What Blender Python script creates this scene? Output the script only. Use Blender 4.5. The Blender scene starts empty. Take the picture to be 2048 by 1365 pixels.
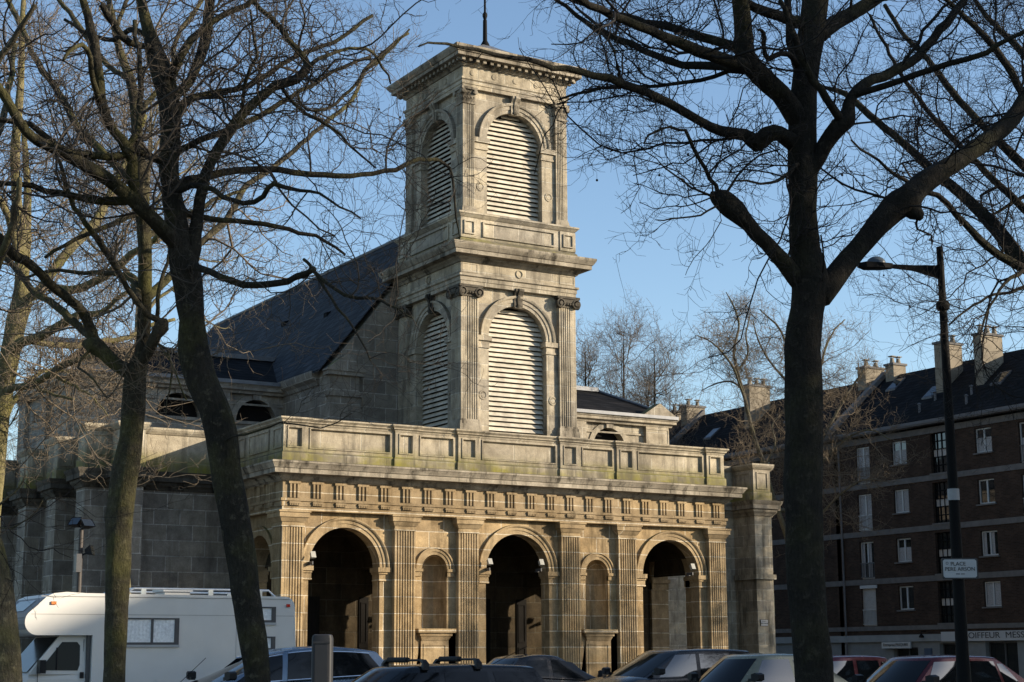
import bpy, bmesh, math, random
import numpy as np
from mathutils import Matrix, Vector
R = math.radians
C = bpy.context.scene.collection
SC = bpy.context.scene

# ------------------------------------------------------------------ camera, sky, sun, exposure
FOC, PITCH, YAW, ROLL = 3301.25, R(10.84610), R(31.07757), R(-0.33396)
CX, CY = 1024.0, 682.5
EYE = np.array([0.0, 0.0, 1.5])
def cam_axes():
    h = np.array([math.sin(YAW), math.cos(YAW), 0.0]); r = np.array([math.cos(YAW), -math.sin(YAW), 0.0]); k = np.array([0, 0, 1.0])
    f = h*math.cos(PITCH) + k*math.sin(PITCH); u = -h*math.sin(PITCH) + k*math.cos(PITCH)
    return r*math.cos(ROLL) + u*math.sin(ROLL), -r*math.sin(ROLL) + u*math.cos(ROLL), f
CR, CU, CF = cam_axes()
def at(x, y, depth):                      # a point of the place seen at photo pixel x, y, that many metres away
    return EYE + (CF + CR*(x-CX)/FOC - CU*(y-CY)/FOC)*depth
cd = bpy.data.cameras.new('camera'); cam = bpy.data.objects.new('camera', cd); C.objects.link(cam)
cd.sensor_width = 36.0; cd.lens = FOC/2048*36.0; cd.clip_end = 2000; cd.clip_start = 0.1
M = Matrix.Identity(4)
for i in range(3):
    M[i][0] = CR[i]; M[i][1] = CU[i]; M[i][2] = -CF[i]; M[i][3] = EYE[i]
cam.matrix_world = M
SC.camera = cam
SUN = Vector((1.30, -1.0, 0.52)).normalized()          # towards the sun
wd = bpy.data.worlds.new('World'); SC.world = wd; wd.use_nodes = True
nt = wd.node_tree; sky = nt.nodes.new('ShaderNodeTexSky'); sky.sky_type = 'NISHITA'; sky.sun_disc = False
sky.sun_elevation = math.asin(SUN.z); sky.sun_rotation = math.atan2(SUN.x, SUN.y)
sky.air_density = 1.0; sky.dust_density = 0.55; sky.ozone_density = 2.2
bg = nt.nodes['Background']; nt.links.new(sky.outputs[0], bg.inputs[0]); bg.inputs[1].default_value = 0.118
sd = bpy.data.lights.new('sun', 'SUN'); sd.energy = 5.0; sd.angle = R(0.53); sd.color = (1.0, 0.86, 0.675)
so = bpy.data.objects.new('sun', sd); C.objects.link(so)
so.rotation_euler = SUN.to_track_quat('Z', 'Y').to_euler(); so.location = (60, -40, 60)
SC.view_settings.view_transform = 'Standard'; SC.view_settings.look = 'None'; SC.view_settings.gamma = 1.0
SC.view_settings.exposure = 0.90
try: SC.view_settings.use_curve_mapping = False
except Exception: pass
SC.cycles.max_bounces = 6; SC.cycles.diffuse_bounces = 3

# ------------------------------------------------------------------ mesh helpers
class MB:
    def __init__(s, T=None): s.vs = []; s.fs = []; s.T = T
    def v(s, x, y, z):
        if s.T is not None:
            p = s.T @ Vector((x, y, z)); x, y, z = p.x, p.y, p.z
        s.vs.append((x, y, z)); return len(s.vs)-1
    def face(s, *p): s.fs.append([s.v(*q) for q in p])
    def box(s, x0, x1, y0, y1, z0, z1):
        a = [s.v(x, y, z) for z in (z0, z1) for x, y in ((x0, y0), (x1, y0), (x1, y1), (x0, y1))]
        for f in ((0,3,2,1), (4,5,6,7), (0,1,5,4), (1,2,6,5), (2,3,7,6), (3,0,4,7)): s.fs.append([a[i] for i in f])
    def taper(s, x0, x1, y0, y1, z0, z1, d):       # box whose top is wider by d on x and front y
        a = [s.v(*p) for p in ((x0,y0,z0),(x1,y0,z0),(x1,y1,z0),(x0,y1,z0),(x0-d,y0-d,z1),(x1+d,y0-d,z1),(x1+d,y1,z1),(x0-d,y1,z1))]
        for f in ((0,3,2,1), (4,5,6,7), (0,1,5,4), (1,2,6,5), (2,3,7,6), (3,0,4,7)): s.fs.append([a[i] for i in f])
    def prism_y(s, poly, y0, y1):                  # polygon in x, z extruded along y
        a = [s.v(x, y0, z) for x, z in poly]; b = [s.v(x, y1, z) for x, z in poly]; n = len(poly)
        s.fs.append(a[::-1]); s.fs.append(b)
        for i in range(n): j = (i+1) % n; s.fs.append([a[i], a[j], b[j], b[i]])
    def prism_z(s, poly, z0, z1):
        a = [s.v(x, y, z0) for x, y in poly]; b = [s.v(x, y, z1) for x, y in poly]; n = len(poly)
        s.fs.append(a[::-1]); s.fs.append(b)
        for i in range(n): j = (i+1) % n; s.fs.append([a[i], a[j], b[j], b[i]])
    def prism_x(s, poly, x0, x1):                  # polygon in y, z
        a = [s.v(x0, y, z) for y, z in poly]; b = [s.v(x1, y, z) for y, z in poly]; n = len(poly)
        s.fs.append(a[::-1]); s.fs.append(b)
        for i in range(n): j = (i+1) % n; s.fs.append([a[i], a[j], b[j], b[i]])
    def loft(s, loops, closed=True, caps=(False, False)):
        ids = [[s.v(*p) for p in l] for l in loops]; n = len(loops[0])
        for a, b in zip(ids[:-1], ids[1:]):
            for i in range(n if closed else n-1): j = (i+1) % n; s.fs.append([a[i], a[j], b[j], b[i]])
        if caps[0]: s.fs.append(ids[0][::-1])
        if caps[1]: s.fs.append(ids[-1])
    def sweep(s, path, prof, closed=False):        # moulding profile (out, z) along a plan path, outside to the right of travel
        n = len(path); loops = []
        for i in range(n):
            p = Vector(path[i]); ns = []
            if closed or i > 0: d = (p-Vector(path[i-1])).normalized(); ns.append(Vector((d.y, -d.x)))
            if closed or i < n-1: d = (Vector(path[(i+1) % n])-p).normalized(); ns.append(Vector((d.y, -d.x)))
            m = ns[0] if len(ns) == 1 else (ns[0]+ns[1])/max(0.2, 1+ns[0].dot(ns[1]))
            loops.append([(p.x+m.x*o, p.y+m.y*o, z) for o, z in prof])
        if closed: loops.append(loops[0])
        s.loft(loops, closed=False)
        if not closed:
            s.face(*loops[0]); s.face(*loops[-1])
    def lathe(s, prof, c, n=16, axis='z'):
        loops = []
        for r, h in prof:
            l = []
            for k in range(n):
                a = 2*math.pi*k/n; q, w = r*math.cos(a), r*math.sin(a)
                l.append((c[0]+q, c[1]+w, c[2]+h) if axis == 'z' else ((c[0]+q, c[1]+h, c[2]+w) if axis == 'y' else (c[0]+h, c[1]+q, c[2]+w)))
            loops.append(l)
        s.loft(loops, True, (prof[0][0] > 1e-6, prof[-1][0] > 1e-6))
    def tube(s, pts, r, n=8):
        pts = [Vector(p) for p in pts]; rs = r if isinstance(r, (list, tuple)) else [r]*len(pts); loops = []
        for i, p in enumerate(pts):
            t = (pts[min(i+1, len(pts)-1)]-pts[max(i-1, 0)]).normalized()
            a = t.cross(Vector((0, 0, 1)) if abs(t.z) < .9 else Vector((1, 0, 0))).normalized(); b = t.cross(a)
            loops.append([tuple(p+(a*math.cos(2*math.pi*k/n)+b*math.sin(2*math.pi*k/n))*rs[i]) for k in range(n)])
        s.loft(loops, True, (True, True))
    def frame(s, x0, x1, z0, z1, y, w=.07, d=.03):  # raised moulding round a panel on a wall facing -y
        s.box(x0, x1, y-d, y+.01, z0, z0+w); s.box(x0, x1, y-d, y+.01, z1-w, z1)
        s.box(x0, x0+w, y-d+.003, y+.01, z0+w, z1-w); s.box(x1-w, x1, y-d+.003, y+.01, z0+w, z1-w)
    def panel(s, x0, x1, z0, z1, p, y, d=.06):      # wall face with one sunk panel p = (x0, x1, z0, z1)
        a, b, c, e = p
        s.face((x0,y,z0),(x1,y,z0),(x1,y,c),(x0,y,c)); s.face((x0,y,e),(x1,y,e),(x1,y,z1),(x0,y,z1))
        s.face((x0,y,c),(a,y,c),(a,y,e),(x0,y,e)); s.face((b,y,c),(x1,y,c),(x1,y,e),(b,y,e))
        g = .03
        o = [(a,y,c),(b,y,c),(b,y,e),(a,y,e)]; q = [(a+g,y+d,c+g),(b-g,y+d,c+g),(b-g,y+d,e-g),(a+g,y+d,e-g)]
        for i in range(4): j = (i+1) % 4; s.face(o[i], o[j], q[j], q[i])
        s.face(*q)
    def arch_wall(s, x0, x1, z0, z1, c, r, zi, zb, yf, yb, back=True, n=28):   # wall slab with one round-headed opening
        arc = [(c-r*math.cos(math.pi*k/n), zi+r*math.sin(math.pi*k/n)) for k in range(n+1)]
        for y in ((yf, yb) if back else (yf,)):
            s.face((x0,y,z0),(c-r,y,z0),(c-r,y,zi),(x0,y,zi)); s.face((c+r,y,z0),(x1,y,z0),(x1,y,zi),(c+r,y,zi))
            s.face((x0,y,zi),(c-r,y,zi),(c-r,y,z1),(x0,y,z1)); s.face((c+r,y,zi),(x1,y,zi),(x1,y,z1),(c+r,y,z1))
            if zb > z0: s.face((c-r,y,z0),(c+r,y,z0),(c+r,y,zb),(c-r,y,zb))
            for (xa, za), (xb, zc) in zip(arc[:-1], arc[1:]): s.face((xa,y,za),(xb,y,zc),(xb,y,z1),(xa,y,z1))
        o = [(c-r, zb)] + arc + [(c+r, zb)]
        s.loft([[(x, yf, z) for x, z in o], [(x, yb, z) for x, z in o]], closed=False)
        s.face((c-r,yf,zb),(c+r,yf,zb),(c+r,yb,zb),(c-r,yb,zb))
    def archivolt(s, c, zi, prof, y, n=28):         # half ring, profile of (radius, out)
        loops = [[(c-r*math.cos(math.pi*k/n), y-o, zi+r*math.sin(math.pi*k/n)) for r, o in prof] for k in range(n+1)]
        s.loft(loops, closed=True, caps=(True, True))
    def ring(s, cx, cz, y, ro, ri, d):
        s.lathe([(ri, .01), (ri, -d*.7), ((ro+ri)/2, -d), (ro, -d*.6), (ro, .01)], (cx, y, cz), 20, 'y')
    def pilaster(s, x0, x1, yf, yb, z0, z1, nf=7, edge=.05):
        w = (x1-x0-2*edge)/nf; pts = [(x0, yb), (x0, yf)]
        for k in range(nf):
            a = x0+edge+k*w; g = w*.2
            pts += [(a+g, yf), (a+g+w*.09, yf+w*.24), (a+w*.5, yf+w*.34), (a+w-g-w*.09, yf+w*.24), (a+w-g, yf)]
        pts += [(x1, yf), (x1, yb)]
        s.prism_z(pts, z0, z1)
    def build(s, name, mat, parent=None, smooth=None):
        me = bpy.data.meshes.new(name); me.from_pydata(s.vs, [], s.fs)
        bm = bmesh.new(); bm.from_mesh(me); bmesh.ops.remove_doubles(bm, verts=bm.verts, dist=1e-5)
        bmesh.ops.recalc_face_normals(bm, faces=bm.faces); bm.to_mesh(me); bm.free()
        if smooth:
            me.polygons.foreach_set('use_smooth', [True]*len(me.polygons)); me.set_sharp_from_angle(angle=smooth)
        o = bpy.data.objects.new(name, me); me.materials.append(mat); C.objects.link(o)
        if parent: o.parent = parent
        return o
def tag(o, label=None, cat=None, group=None, kind=None):
    for k, v in (('label', label), ('category', cat), ('group', group), ('kind', kind)):
        if v: o[k] = v
    return o
def thing(name, label, cat, loc=(0,0,0), rz=0, group=None):
    o = bpy.data.objects.new(name, None); C.objects.link(o); o.location = loc; o.rotation_euler = (0, 0, rz)
    o.empty_display_size = .2
    return tag(o, label, cat, group)
def copy_tree(o, parent=None):
    c = o.copy(); C.objects.link(c); c.parent = parent
    for ch in list(o.children): copy_tree(ch, c)
    return c
def text(body, size, mat, parent, loc, rot, name='lettering', align='CENTER', ext=.004, sx=1.0, width=None):
    cu = bpy.data.curves.new(name, 'FONT'); cu.body = body; cu.size = size; cu.align_x = align; cu.align_y = 'CENTER'; cu.extrude = ext
    o = bpy.data.objects.new(name, cu); cu.materials.append(mat); C.objects.link(o)
    me = bpy.data.meshes.new_from_object(o); me.name = name; bpy.data.objects.remove(o)
    o = bpy.data.objects.new(name, me); C.objects.link(o); o.parent = parent
    if not me.materials: me.materials.append(mat)
    if width: sx = width/(max(v.co.x for v in me.vertices)-min(v.co.x for v in me.vertices))
    o.location = loc; o.rotation_euler = rot; o.scale = (sx, 1, 1)
    return o

# ------------------------------------------------------------------ materials
class NT:
    def __init__(s, name):
        s.m = bpy.data.materials.new(name); s.m.use_nodes = True; s.t = s.m.node_tree; s.b = s.t.nodes['Principled BSDF']
    def n(s, ty, **kw):
        x = s.t.nodes.new(ty)
        for k, v in kw.items(): setattr(x, k, v)
        return x
    def link(s, a, b): s.t.links.new(a, b)
    def math(s, op, a, b=None, clamp=False):
        x = s.n('ShaderNodeMath', operation=op, use_clamp=clamp)
        for i, q in enumerate((a, b)):
            if q is None: continue
            if isinstance(q, (int, float)): x.inputs[i].default_value = q
            else: s.link(q, x.inputs[i])
        return x.outputs[0]
    def mix(s, fac, a, b, blend='MIX'):
        x = s.n('ShaderNodeMix', data_type='RGBA', blend_type=blend)
        for i, q in ((0, fac), (6, a), (7, b)):
            if isinstance(q, (int, float)): x.inputs[i].default_value = q
            elif isinstance(q, tuple): x.inputs[i].default_value = (*q, 1) if len(q) == 3 else q
            else: s.link(q, x.inputs[i])
        return x.outputs[2]
    def noise(s, vec, scale, detail=4, rough=.6):
        x = s.n('ShaderNodeTexNoise'); x.inputs['Scale'].default_value = scale; x.inputs['Detail'].default_value = detail
        x.inputs['Roughness'].default_value = rough
        if vec is not None: s.link(vec, x.inputs['Vector'])
        return x.outputs['Fac']
    def ramp(s, fac, lo, hi):
        x = s.n('ShaderNodeMapRange'); x.inputs[1].default_value = lo; x.inputs[2].default_value = hi; s.link(fac, x.inputs[0]); return x.outputs[0]
    def obj(s): return s.n('ShaderNodeTexCoord').outputs['Object']
    def scale(s, vec, sc):
        x = s.n('ShaderNodeMapping'); x.inputs['Scale'].default_value = sc; s.link(vec, x.inputs['Vector']); return x.outputs[0]
    def bump(s, h, strength, dist):
        x = s.n('ShaderNodeBump'); x.inputs['Strength'].default_value = strength; x.inputs['Distance'].default_value = dist
        s.link(h, x.inputs['Height']); s.link(x.outputs[0], s.b.inputs['Normal'])
    def col(s, c): s.link(c, s.b.inputs['Base Color'])

def plain(name, c, rough=.6, metal=0, spec=.5, coat=0, var=.12, scale=6):
    k = NT(name); v = k.obj(); n = k.noise(v, scale, 5)
    k.col(k.mix(k.ramp(n, .3, .75), tuple(q*(1-var) for q in c), tuple(min(1, q*(1+var)) for q in c)))
    k.b.inputs['Roughness'].default_value = rough; k.b.inputs['Metallic'].default_value = metal
    k.b.inputs['Specular IOR Level'].default_value = spec; k.b.inputs['Coat Weight'].default_value = coat
    k.b.inputs['Coat Roughness'].default_value = .06
    return k.m
def stone(name, c1, c2, joint, row=.63, wid=1.3, stain=.5, bricks=True, moss=None, jfac=.6, ledge=.8):
    k = NT(name); v = k.obj(); sep = k.n('ShaderNodeSeparateXYZ'); k.link(v, sep.inputs[0])
    uv = k.n('ShaderNodeCombineXYZ'); k.link(k.math('ADD', sep.outputs[0], sep.outputs[1]), uv.inputs[0]); k.link(sep.outputs[2], uv.inputs[1])
    big = k.noise(v, .45, 6, .62); mid = k.noise(v, 2.3, 6, .65); fine = k.noise(v, 26, 4, .7)
    base = k.mix(k.ramp(big, .32, .68), c1, c2)
    if bricks:
        br = k.n('ShaderNodeTexBrick'); k.link(uv.outputs[0], br.inputs['Vector']); br.inputs['Scale'].default_value = 1
        br.inputs['Brick Width'].default_value = wid; br.inputs['Row Height'].default_value = row; br.inputs['Mortar Size'].default_value = .022
        br.inputs['Mortar Smooth'].default_value = .6; br.inputs['Bias'].default_value = 0
        br.inputs['Color1'].default_value = (.70, .70, .72, 1); br.inputs['Color2'].default_value = (1.18, 1.15, 1.08, 1); br.inputs['Mortar'].default_value = (1, 1, 1, 1)
        base = k.mix(.85, base, br.outputs['Color'], 'MULTIPLY')
        jm = k.math('MULTIPLY', br.outputs['Fac'], k.math('MULTIPLY', k.ramp(mid, .3, .5), jfac*1.9, True), True)
        base = k.mix(jm, base, joint)
    base = k.mix(1.0, base, k.mix(k.ramp(mid, .3, .72), (.66, .645, .63), (1.18, 1.18, 1.17)), 'MULTIPLY')
    base = k.mix(1.0, base, k.mix(k.ramp(fine, .3, .7), (.78, .78, .78), (1.14, 1.14, 1.14)), 'MULTIPLY')
    st = k.noise(k.scale(v, (1.1, 1.1, .17)), 1.5, 6, .7)          # dark rain streaks
    sf = k.math('MULTIPLY', k.ramp(st, .5, .64), stain*1.4, True)
    base = k.mix(sf, base, tuple(q*.28 for q in c1))
    if moss:                                                        # moss band between two heights
        z0, z1, mc = moss
        m1 = k.math('MULTIPLY', k.ramp(sep.outputs[2], z1, z0), k.ramp(k.noise(k.scale(v, (.28, .28, .5)), 1.0, 5, .65), .36, .48), True)
        m2 = k.math('MULTIPLY', m1, k.ramp(mid, .25, .5), True)
        base = k.mix(k.math('MULTIPLY', m2, .9), base, mc)
        d1 = k.math('MULTIPLY', k.ramp(sep.outputs[2], z1+.15, z0+.05), k.ramp(st, .35, .6), True)
        base = k.mix(k.math('MULTIPLY', d1, .85), base, tuple(q*.3 for q in c1))
    if ledge:                                                       # lichen and soot lying on upward ledges
        ns = k.n('ShaderNodeSeparateXYZ'); k.link(k.n('ShaderNodeNewGeometry').outputs['True Normal'], ns.inputs[0])
        lf = k.math('MULTIPLY', k.ramp(ns.outputs[2], .35, .8), k.ramp(mid, .2, .45), True)
        base = k.mix(k.math('MULTIPLY', lf, ledge), base, k.mix(k.ramp(k.noise(k.scale(v, (.3, .3, .6)), 1.0, 5, .65), .48, .6), (.05, .045, .035), (.14, .13, .025)))
    k.col(base); k.b.inputs['Roughness'].default_value = .93; k.b.inputs['Specular IOR Level'].default_value = .15
    h = k.math('ADD', k.math('MULTIPLY', fine, .5), mid)
    if bricks: h = k.math('SUBTRACT', h, k.math('MULTIPLY', br.outputs['Fac'], .5))
    k.bump(h, .7, .035)
    return k.m
def brickwork(name):
    k = NT(name); v = k.obj(); sep = k.n('ShaderNodeSeparateXYZ'); k.link(v, sep.inputs[0])
    uv = k.n('ShaderNodeCombineXYZ'); k.link(k.math('ADD', sep.outputs[0], sep.outputs[1]), uv.inputs[0]); k.link(sep.outputs[2], uv.inputs[1])
    br = k.n('ShaderNodeTexBrick'); k.link(uv.outputs[0], br.inputs['Vector']); br.inputs['Scale'].default_value = 1
    br.inputs['Brick Width'].default_value = .24; br.inputs['Row Height'].default_value = .078; br.inputs['Mortar Size'].default_value = .009
    br.inputs['Color1'].default_value = (.034, .0225, .017, 1); br.inputs['Color2'].default_value = (.058, .037, .027, 1); br.inputs['Mortar'].default_value = (.05, .045, .04, 1)
    n = k.noise(v, 1.2, 6); k.col(k.mix(1, br.outputs['Color'], k.mix(k.ramp(n, .3, .7), (.7, .7, .7), (1.2, 1.15, 1.1)), 'MULTIPLY'))
    k.b.inputs['Roughness'].default_value = .95; k.b.inputs['Specular IOR Level'].default_value = .1; k.bump(br.outputs['Fac'], -.4, .01)
    return k.m
def slate(name, c, row=.22, spec=.4):
    k = NT(name); v = k.obj(); sep = k.n('ShaderNodeSeparateXYZ'); k.link(v, sep.inputs[0])
    uv = k.n('ShaderNodeCombineXYZ'); k.link(k.math('ADD', sep.outputs[0], sep.outputs[1]), uv.inputs[0]); k.link(sep.outputs[2], uv.inputs[1])
    br = k.n('ShaderNodeTexBrick'); k.link(uv.outputs[0], br.inputs['Vector']); br.inputs['Scale'].default_value = 1
    br.inputs['Brick Width'].default_value = .3; br.inputs['Row Height'].default_value = row; br.inputs['Mortar Size'].default_value = .02
    br.inputs['Color1'].default_value = (*[q*.6 for q in c], 1); br.inputs['Color2'].default_value = (*[q*1.35 for q in c], 1); br.inputs['Mortar'].default_value = (*[q*.35 for q in c], 1)
    n = k.noise(k.scale(v, (1, 1, .3)), .8, 6); k.col(k.mix(1, br.outputs['Color'], k.mix(k.ramp(n, .3, .7), (.7, .72, .75), (1.25, 1.2, 1.2)), 'MULTIPLY'))
    k.b.inputs['Roughness'].default_value = .85; k.b.inputs['Specular IOR Level'].default_value = spec; k.bump(br.outputs['Fac'], -.6, .02)
    return k.m
def bark(name, c1, c2, patch, green=.35):
    k = NT(name); v = k.obj(); a = k.noise(k.scale(v, (1, 1, .55)), 3.2, 6, .7); b = k.noise(v, 9, 5, .7); f = k.noise(k.scale(v, (1, 1, .35)), 38, 4, .7)
    vo = k.n('ShaderNodeTexVoronoi'); vo.inputs['Scale'].default_value = 4.5; k.link(k.scale(v, (1, 1, .6)), vo.inputs['Vector'])
    base = k.mix(k.ramp(a, .35, .65), c1, c2)
    base = k.mix(k.math('MULTIPLY', k.ramp(b, .56, .64), .75), base, patch)
    base = k.mix(k.math('MULTIPLY', k.ramp(k.noise(v, 1.3, 4), .48, .66), green, True), base, (.13, .125, .03))
    base = k.mix(1, base, k.mix(k.ramp(f, .3, .7), (.6, .6, .6), (1.25, 1.25, 1.25)), 'MULTIPLY')
    k.col(base); k.b.inputs['Roughness'].default_value = .95; k.b.inputs['Specular IOR Level'].default_value = .12
    k.bump(k.math('ADD', f, k.math('MULTIPLY', k.math('ADD', a, b), 1.6)), .8, .035)
    return k.m
def glassy(name, c, rough=.03, spec=.8, ior=1.5):
    k = NT(name); k.b.inputs['Base Color'].default_value = (*c, 1); k.b.inputs['Roughness'].default_value = rough
    k.b.inputs['Specular IOR Level'].default_value = spec; k.b.inputs['IOR'].default_value = ior
    n = k.noise(k.obj(), 3, 2); k.bump(n, .02, .02)
    return k.m
def paint(name, c, metal=.35, rough=.28):
    k = NT(name); v = k.obj(); n = k.noise(v, 5, 6, .7)
    k.col(k.mix(k.ramp(n, .35, .75), tuple(q*.82 for q in c), c)); k.b.inputs['Metallic'].default_value = metal
    k.b.inputs['Roughness'].default_value = rough; k.b.inputs['Coat Weight'].default_value = .15; k.b.inputs['Coat Roughness'].default_value = .08; k.b.inputs['Specular IOR Level'].default_value = .35
    k.link(k.ramp(n, .2, 1.6), k.b.inputs['Roughness'])
    return k.m
def lamp_glass(name, c, e=0):
    k = NT(name); k.b.inputs['Base Color'].default_value = (*c, 1); k.b.inputs['Roughness'].default_value = .08; k.b.inputs['Coat Weight'].default_value = 1
    n = k.noise(k.obj(), 40, 2); k.bump(n, .2, .01)
    return k.m
GOLD = stone('stone_golden', (.285, .203, .107), (.40, .308, .187), (.62, .54, .41), stain=.5, jfac=.8)
GOLDT = stone('stone_golden_plain', (.30, .216, .114), (.42, .328, .205), (.64, .565, .43), stain=.42, wid=30, jfac=.9)
PALE = stone('stone_pale', (.33, .29, .22), (.425, .38, .30), (.52, .485, .40), stain=.5, jfac=.4)
PARA = stone('stone_parapet', (.34, .298, .225), (.435, .388, .302), (.52, .485, .40), stain=.5, row=1.8, wid=1.7, moss=(8.8, 9.5, (.20, .18, .018)), jfac=.35)
GREY = stone('stone_grey_shaded', (.20, .178, .148), (.30, .268, .224), (.44, .41, .36), stain=.25, row=.6, wid=1.05, jfac=.5)  # darkened stone for walls out of the sun; shade put into the colour
CORN = stone('stone_cornice', (.19, .165, .125), (.40, .355, .28), (.4, .4, .3), stain=.75, bricks=False)
DARKST = stone('stone_dark', (.06, .053, .043), (.13, .115, .09), (.2, .2, .2), stain=.7, bricks=False)  # dark stone for lower tower capitals, keystones and the left flank cornice
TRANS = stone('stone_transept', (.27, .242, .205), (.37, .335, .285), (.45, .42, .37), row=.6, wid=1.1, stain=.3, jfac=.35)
SLAT = plain('louvre_paint', (.48, .437, .355), .85, spec=.2, var=.3, scale=2.2)
BLACK = plain('black_void', (.012, .011, .01), .95, spec=.1)
SLATE = slate('slate_blue', (.033, .037, .043), .34, .12)
SLATE2 = slate('slate_dark', (.014, .014, .0145), .2, .06)
LEAD = plain('lead_sheet', (.13, .135, .145), .5, .3, scale=2, var=.25)
ZINC = plain('zinc_pipe', (.12, .12, .125), .7, .2, scale=4)
IRON = plain('black_iron', (.005, .005, .0052), .7, 0, spec=.1)
STEEL = plain('dark_steel', (.010, .010, .011), .6, 0, spec=.25)
GREYMET = plain('grey_metal', (.07, .07, .073), .5, .2)
WHITEP = plain('white_paint', (.36, .37, .37), .45, scale=3, var=.06)
CONC = plain('concrete', (.125, .12, .115), .9, spec=.2, scale=2.5, var=.2)
PLAST = plain('plaster_tan', (.21, .18, .135), .9, spec=.2, scale=2, var=.22)
BRICK = brickwork('brick_red_brown')
BARK = bark('plane_bark', (.015, .0135, .011), (.026, .023, .018), (.048, .042, .031), .1)
BARKM = bark('plane_bark_brown', (.020, .018, .014), (.036, .032, .024), (.085, .075, .052), .25)
TWIGM = plain('twig_bark_brown', (.06, .051, .041), .9, spec=.15, scale=12, var=.3)
BARKL = bark('plane_bark_pale', (.13, .115, .07), (.20, .175, .105), (.28, .25, .16), .5)
TWIG = plain('twig_bark', (.020, .0175, .015), .9, spec=.15, scale=12, var=.3)
TWIGL = plain('twig_bark_pale', (.15, .12, .085), .9, spec=.15, scale=12, var=.3)
OAK = plain('oak_dark', (.008,.006,.005), .6)
GLASS = glassy('window_glass', (.012, .014, .015))
GLASSB = glassy('car_glass', (.006, .008, .009), .04, .6, 1.85)
GLASST = glassy('tinted_glass', (.006, .007, .008), .05, .3, 1.45)
GLASSD = glassy('cab_glass', (.010, .011, .011), .12, .15, 1.4)
CURT = plain('net_curtain', (.3, .3, .3), .9, spec=.1, scale=14, var=.25)
BLIND = plain('roller_shutter', (.34, .33, .31), .7, scale=3)
TYRE = plain('tyre_rubber', (.02, .02, .02), .85)
CHROME = plain('bright_trim', (.7, .7, .7), .15, 1.0)
REDL = lamp_glass('red_lens', (.5, .012, .01)); ORANGE = lamp_glass('amber_lens', (.6, .16, .02)); CLEARL = lamp_glass('clear_lens', (.6, .62, .65))
ENAMEL = plain('enamel_white', (.36,.37,.375), .6, scale=2, var=.05); INK = plain('black_lettering', (.012, .012, .014), .5)

# ------------------------------------------------------------------ ground
def ground():
    k = NT('asphalt'); v = k.obj(); n = k.noise(v, 60, 4, .7); b = k.noise(v, .25, 5)
    k.col(k.mix(k.ramp(b, .3, .7), k.mix(k.ramp(n, .3, .7), (.035, .035, .036), (.065, .064, .062)), k.mix(k.ramp(n, .3, .7), (.05, .05, .05), (.085, .083, .08))))
    k.b.inputs['Roughness'].default_value = .9; k.bump(n, .4, .01)
    m = MB(); m.face((-900,-900,0),(900,-900,0),(900,900,0),(-900,900,0)); tag(m.build('ground', k.m), 'dark asphalt ground of the square reaching to the horizon', 'ground', kind='structure')
    p = MB(); p.box(12, 56, 53.2, 60, -.05, .14); p.box(11.88, 12, 53.08, 60, -.05, .15); p.box(12, 56, 53.08, 53.2, -.05, .15)
    tag(p.build('pavement', CONC), 'pale concrete pavement along the church front with its kerb', 'pavement', kind='structure')
    p = MB(); p.box(63.6, 66, 40, 125, -.05, .12); p.box(63.48, 63.6, 40, 125, -.05, .13)
    tag(p.build('pavement', CONC), 'grey concrete pavement along the apartment row with its kerb', 'pavement', kind='structure')
    p = MB(); p.box(-2, 30, 9, 18.9, -.05, .12); p.box(-2, 30, 18.9, 19.02, -.05, .13)
    k2 = plain('gravel_grey', (.19, .17, .14), .95, scale=50, var=.4)
    tag(p.build('path', k2), 'gravel walk under the front row of plane trees', 'path', kind='structure')
    q = MB()
    for i in range(9): q.box(8+i*2.6, 8.1+i*2.6, 19.6, 24.4, 0, .004)
    tag(q.build('road_markings', WHITEP), 'white parking bay lines painted on the asphalt', 'road markings', kind='structure')
ground()

# ------------------------------------------------------------------ the church (local x along the front, y into the building)
U0, V0 = 24.10, 56.41
W = 20.55
church = thing('church', 'pale golden stone classical church with arcaded porch and square louvred bell tower', 'church', (U0, V0, 0))
PIL = [(0, .88), (4.64, 5.53), (7.42, 8.32), (12.18, 13.08), (14.98, 15.88), (19.67, 20.55)]
ARCH = [(2.66, 1.47), (10.25, 1.47), (17.80, 1.47)]; NICHE = [(6.48, .55), (14.03, .55)]
ENT = [(-.4,6.87),(.02,6.87),(.02,7.02),(.05,7.03),(.05,7.2),(.10,7.22),(.10,7.32),(.0,7.33)]
FRZ = [(-.02,7.33),(.0,7.33),(.0,7.95),(-.02,7.95)]
COR = [(-.4,7.95),(.06,7.95),(.1,8.0),(.14,8.0),(.22,8.12),(.26,8.12),(.28,8.18),(.56,8.2),(.56,8.36),(.6,8.38),(.62,8.42),(.70,8.55),(.72,8.56),(.72,8.63),(.3,8.70),(-.4,8.72)]
CAP = [(-.3,10.06),(.02,10.06),(.04,10.12),(.1,10.16),(.1,10.2),(.16,10.26),(.18,10.27),(.18,10.33),(-.6,10.37)]
def capital(m, x0, x1, yf, yb, z=6.0):           # doric cap: necking, astragal, echinus, abacus
    m.box(x0-.03, x1+.03, yf-.03, yb, z+.28, z+.35); m.box(x0-.003, x1+.003, yf-.003, yb, z+.35, z+.45)
    m.taper(x0-.03, x1+.03, yf-.03, yb, z+.45, z+.62, .10); m.box(x0-.16, x1+.16, yf-.16, yb, z+.62, z+.80); m.box(x0-.2, x1+.2, yf-.2, yb, z+.80, z+.868)
def porch_pilaster(x0, x1, parent, T=None, yb=.26):
    m = MB(T); m.pilaster(x0, x1, 0, yb, .5, 6.28); o = m.build('pilaster', GOLDT, parent)
    return o
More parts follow.
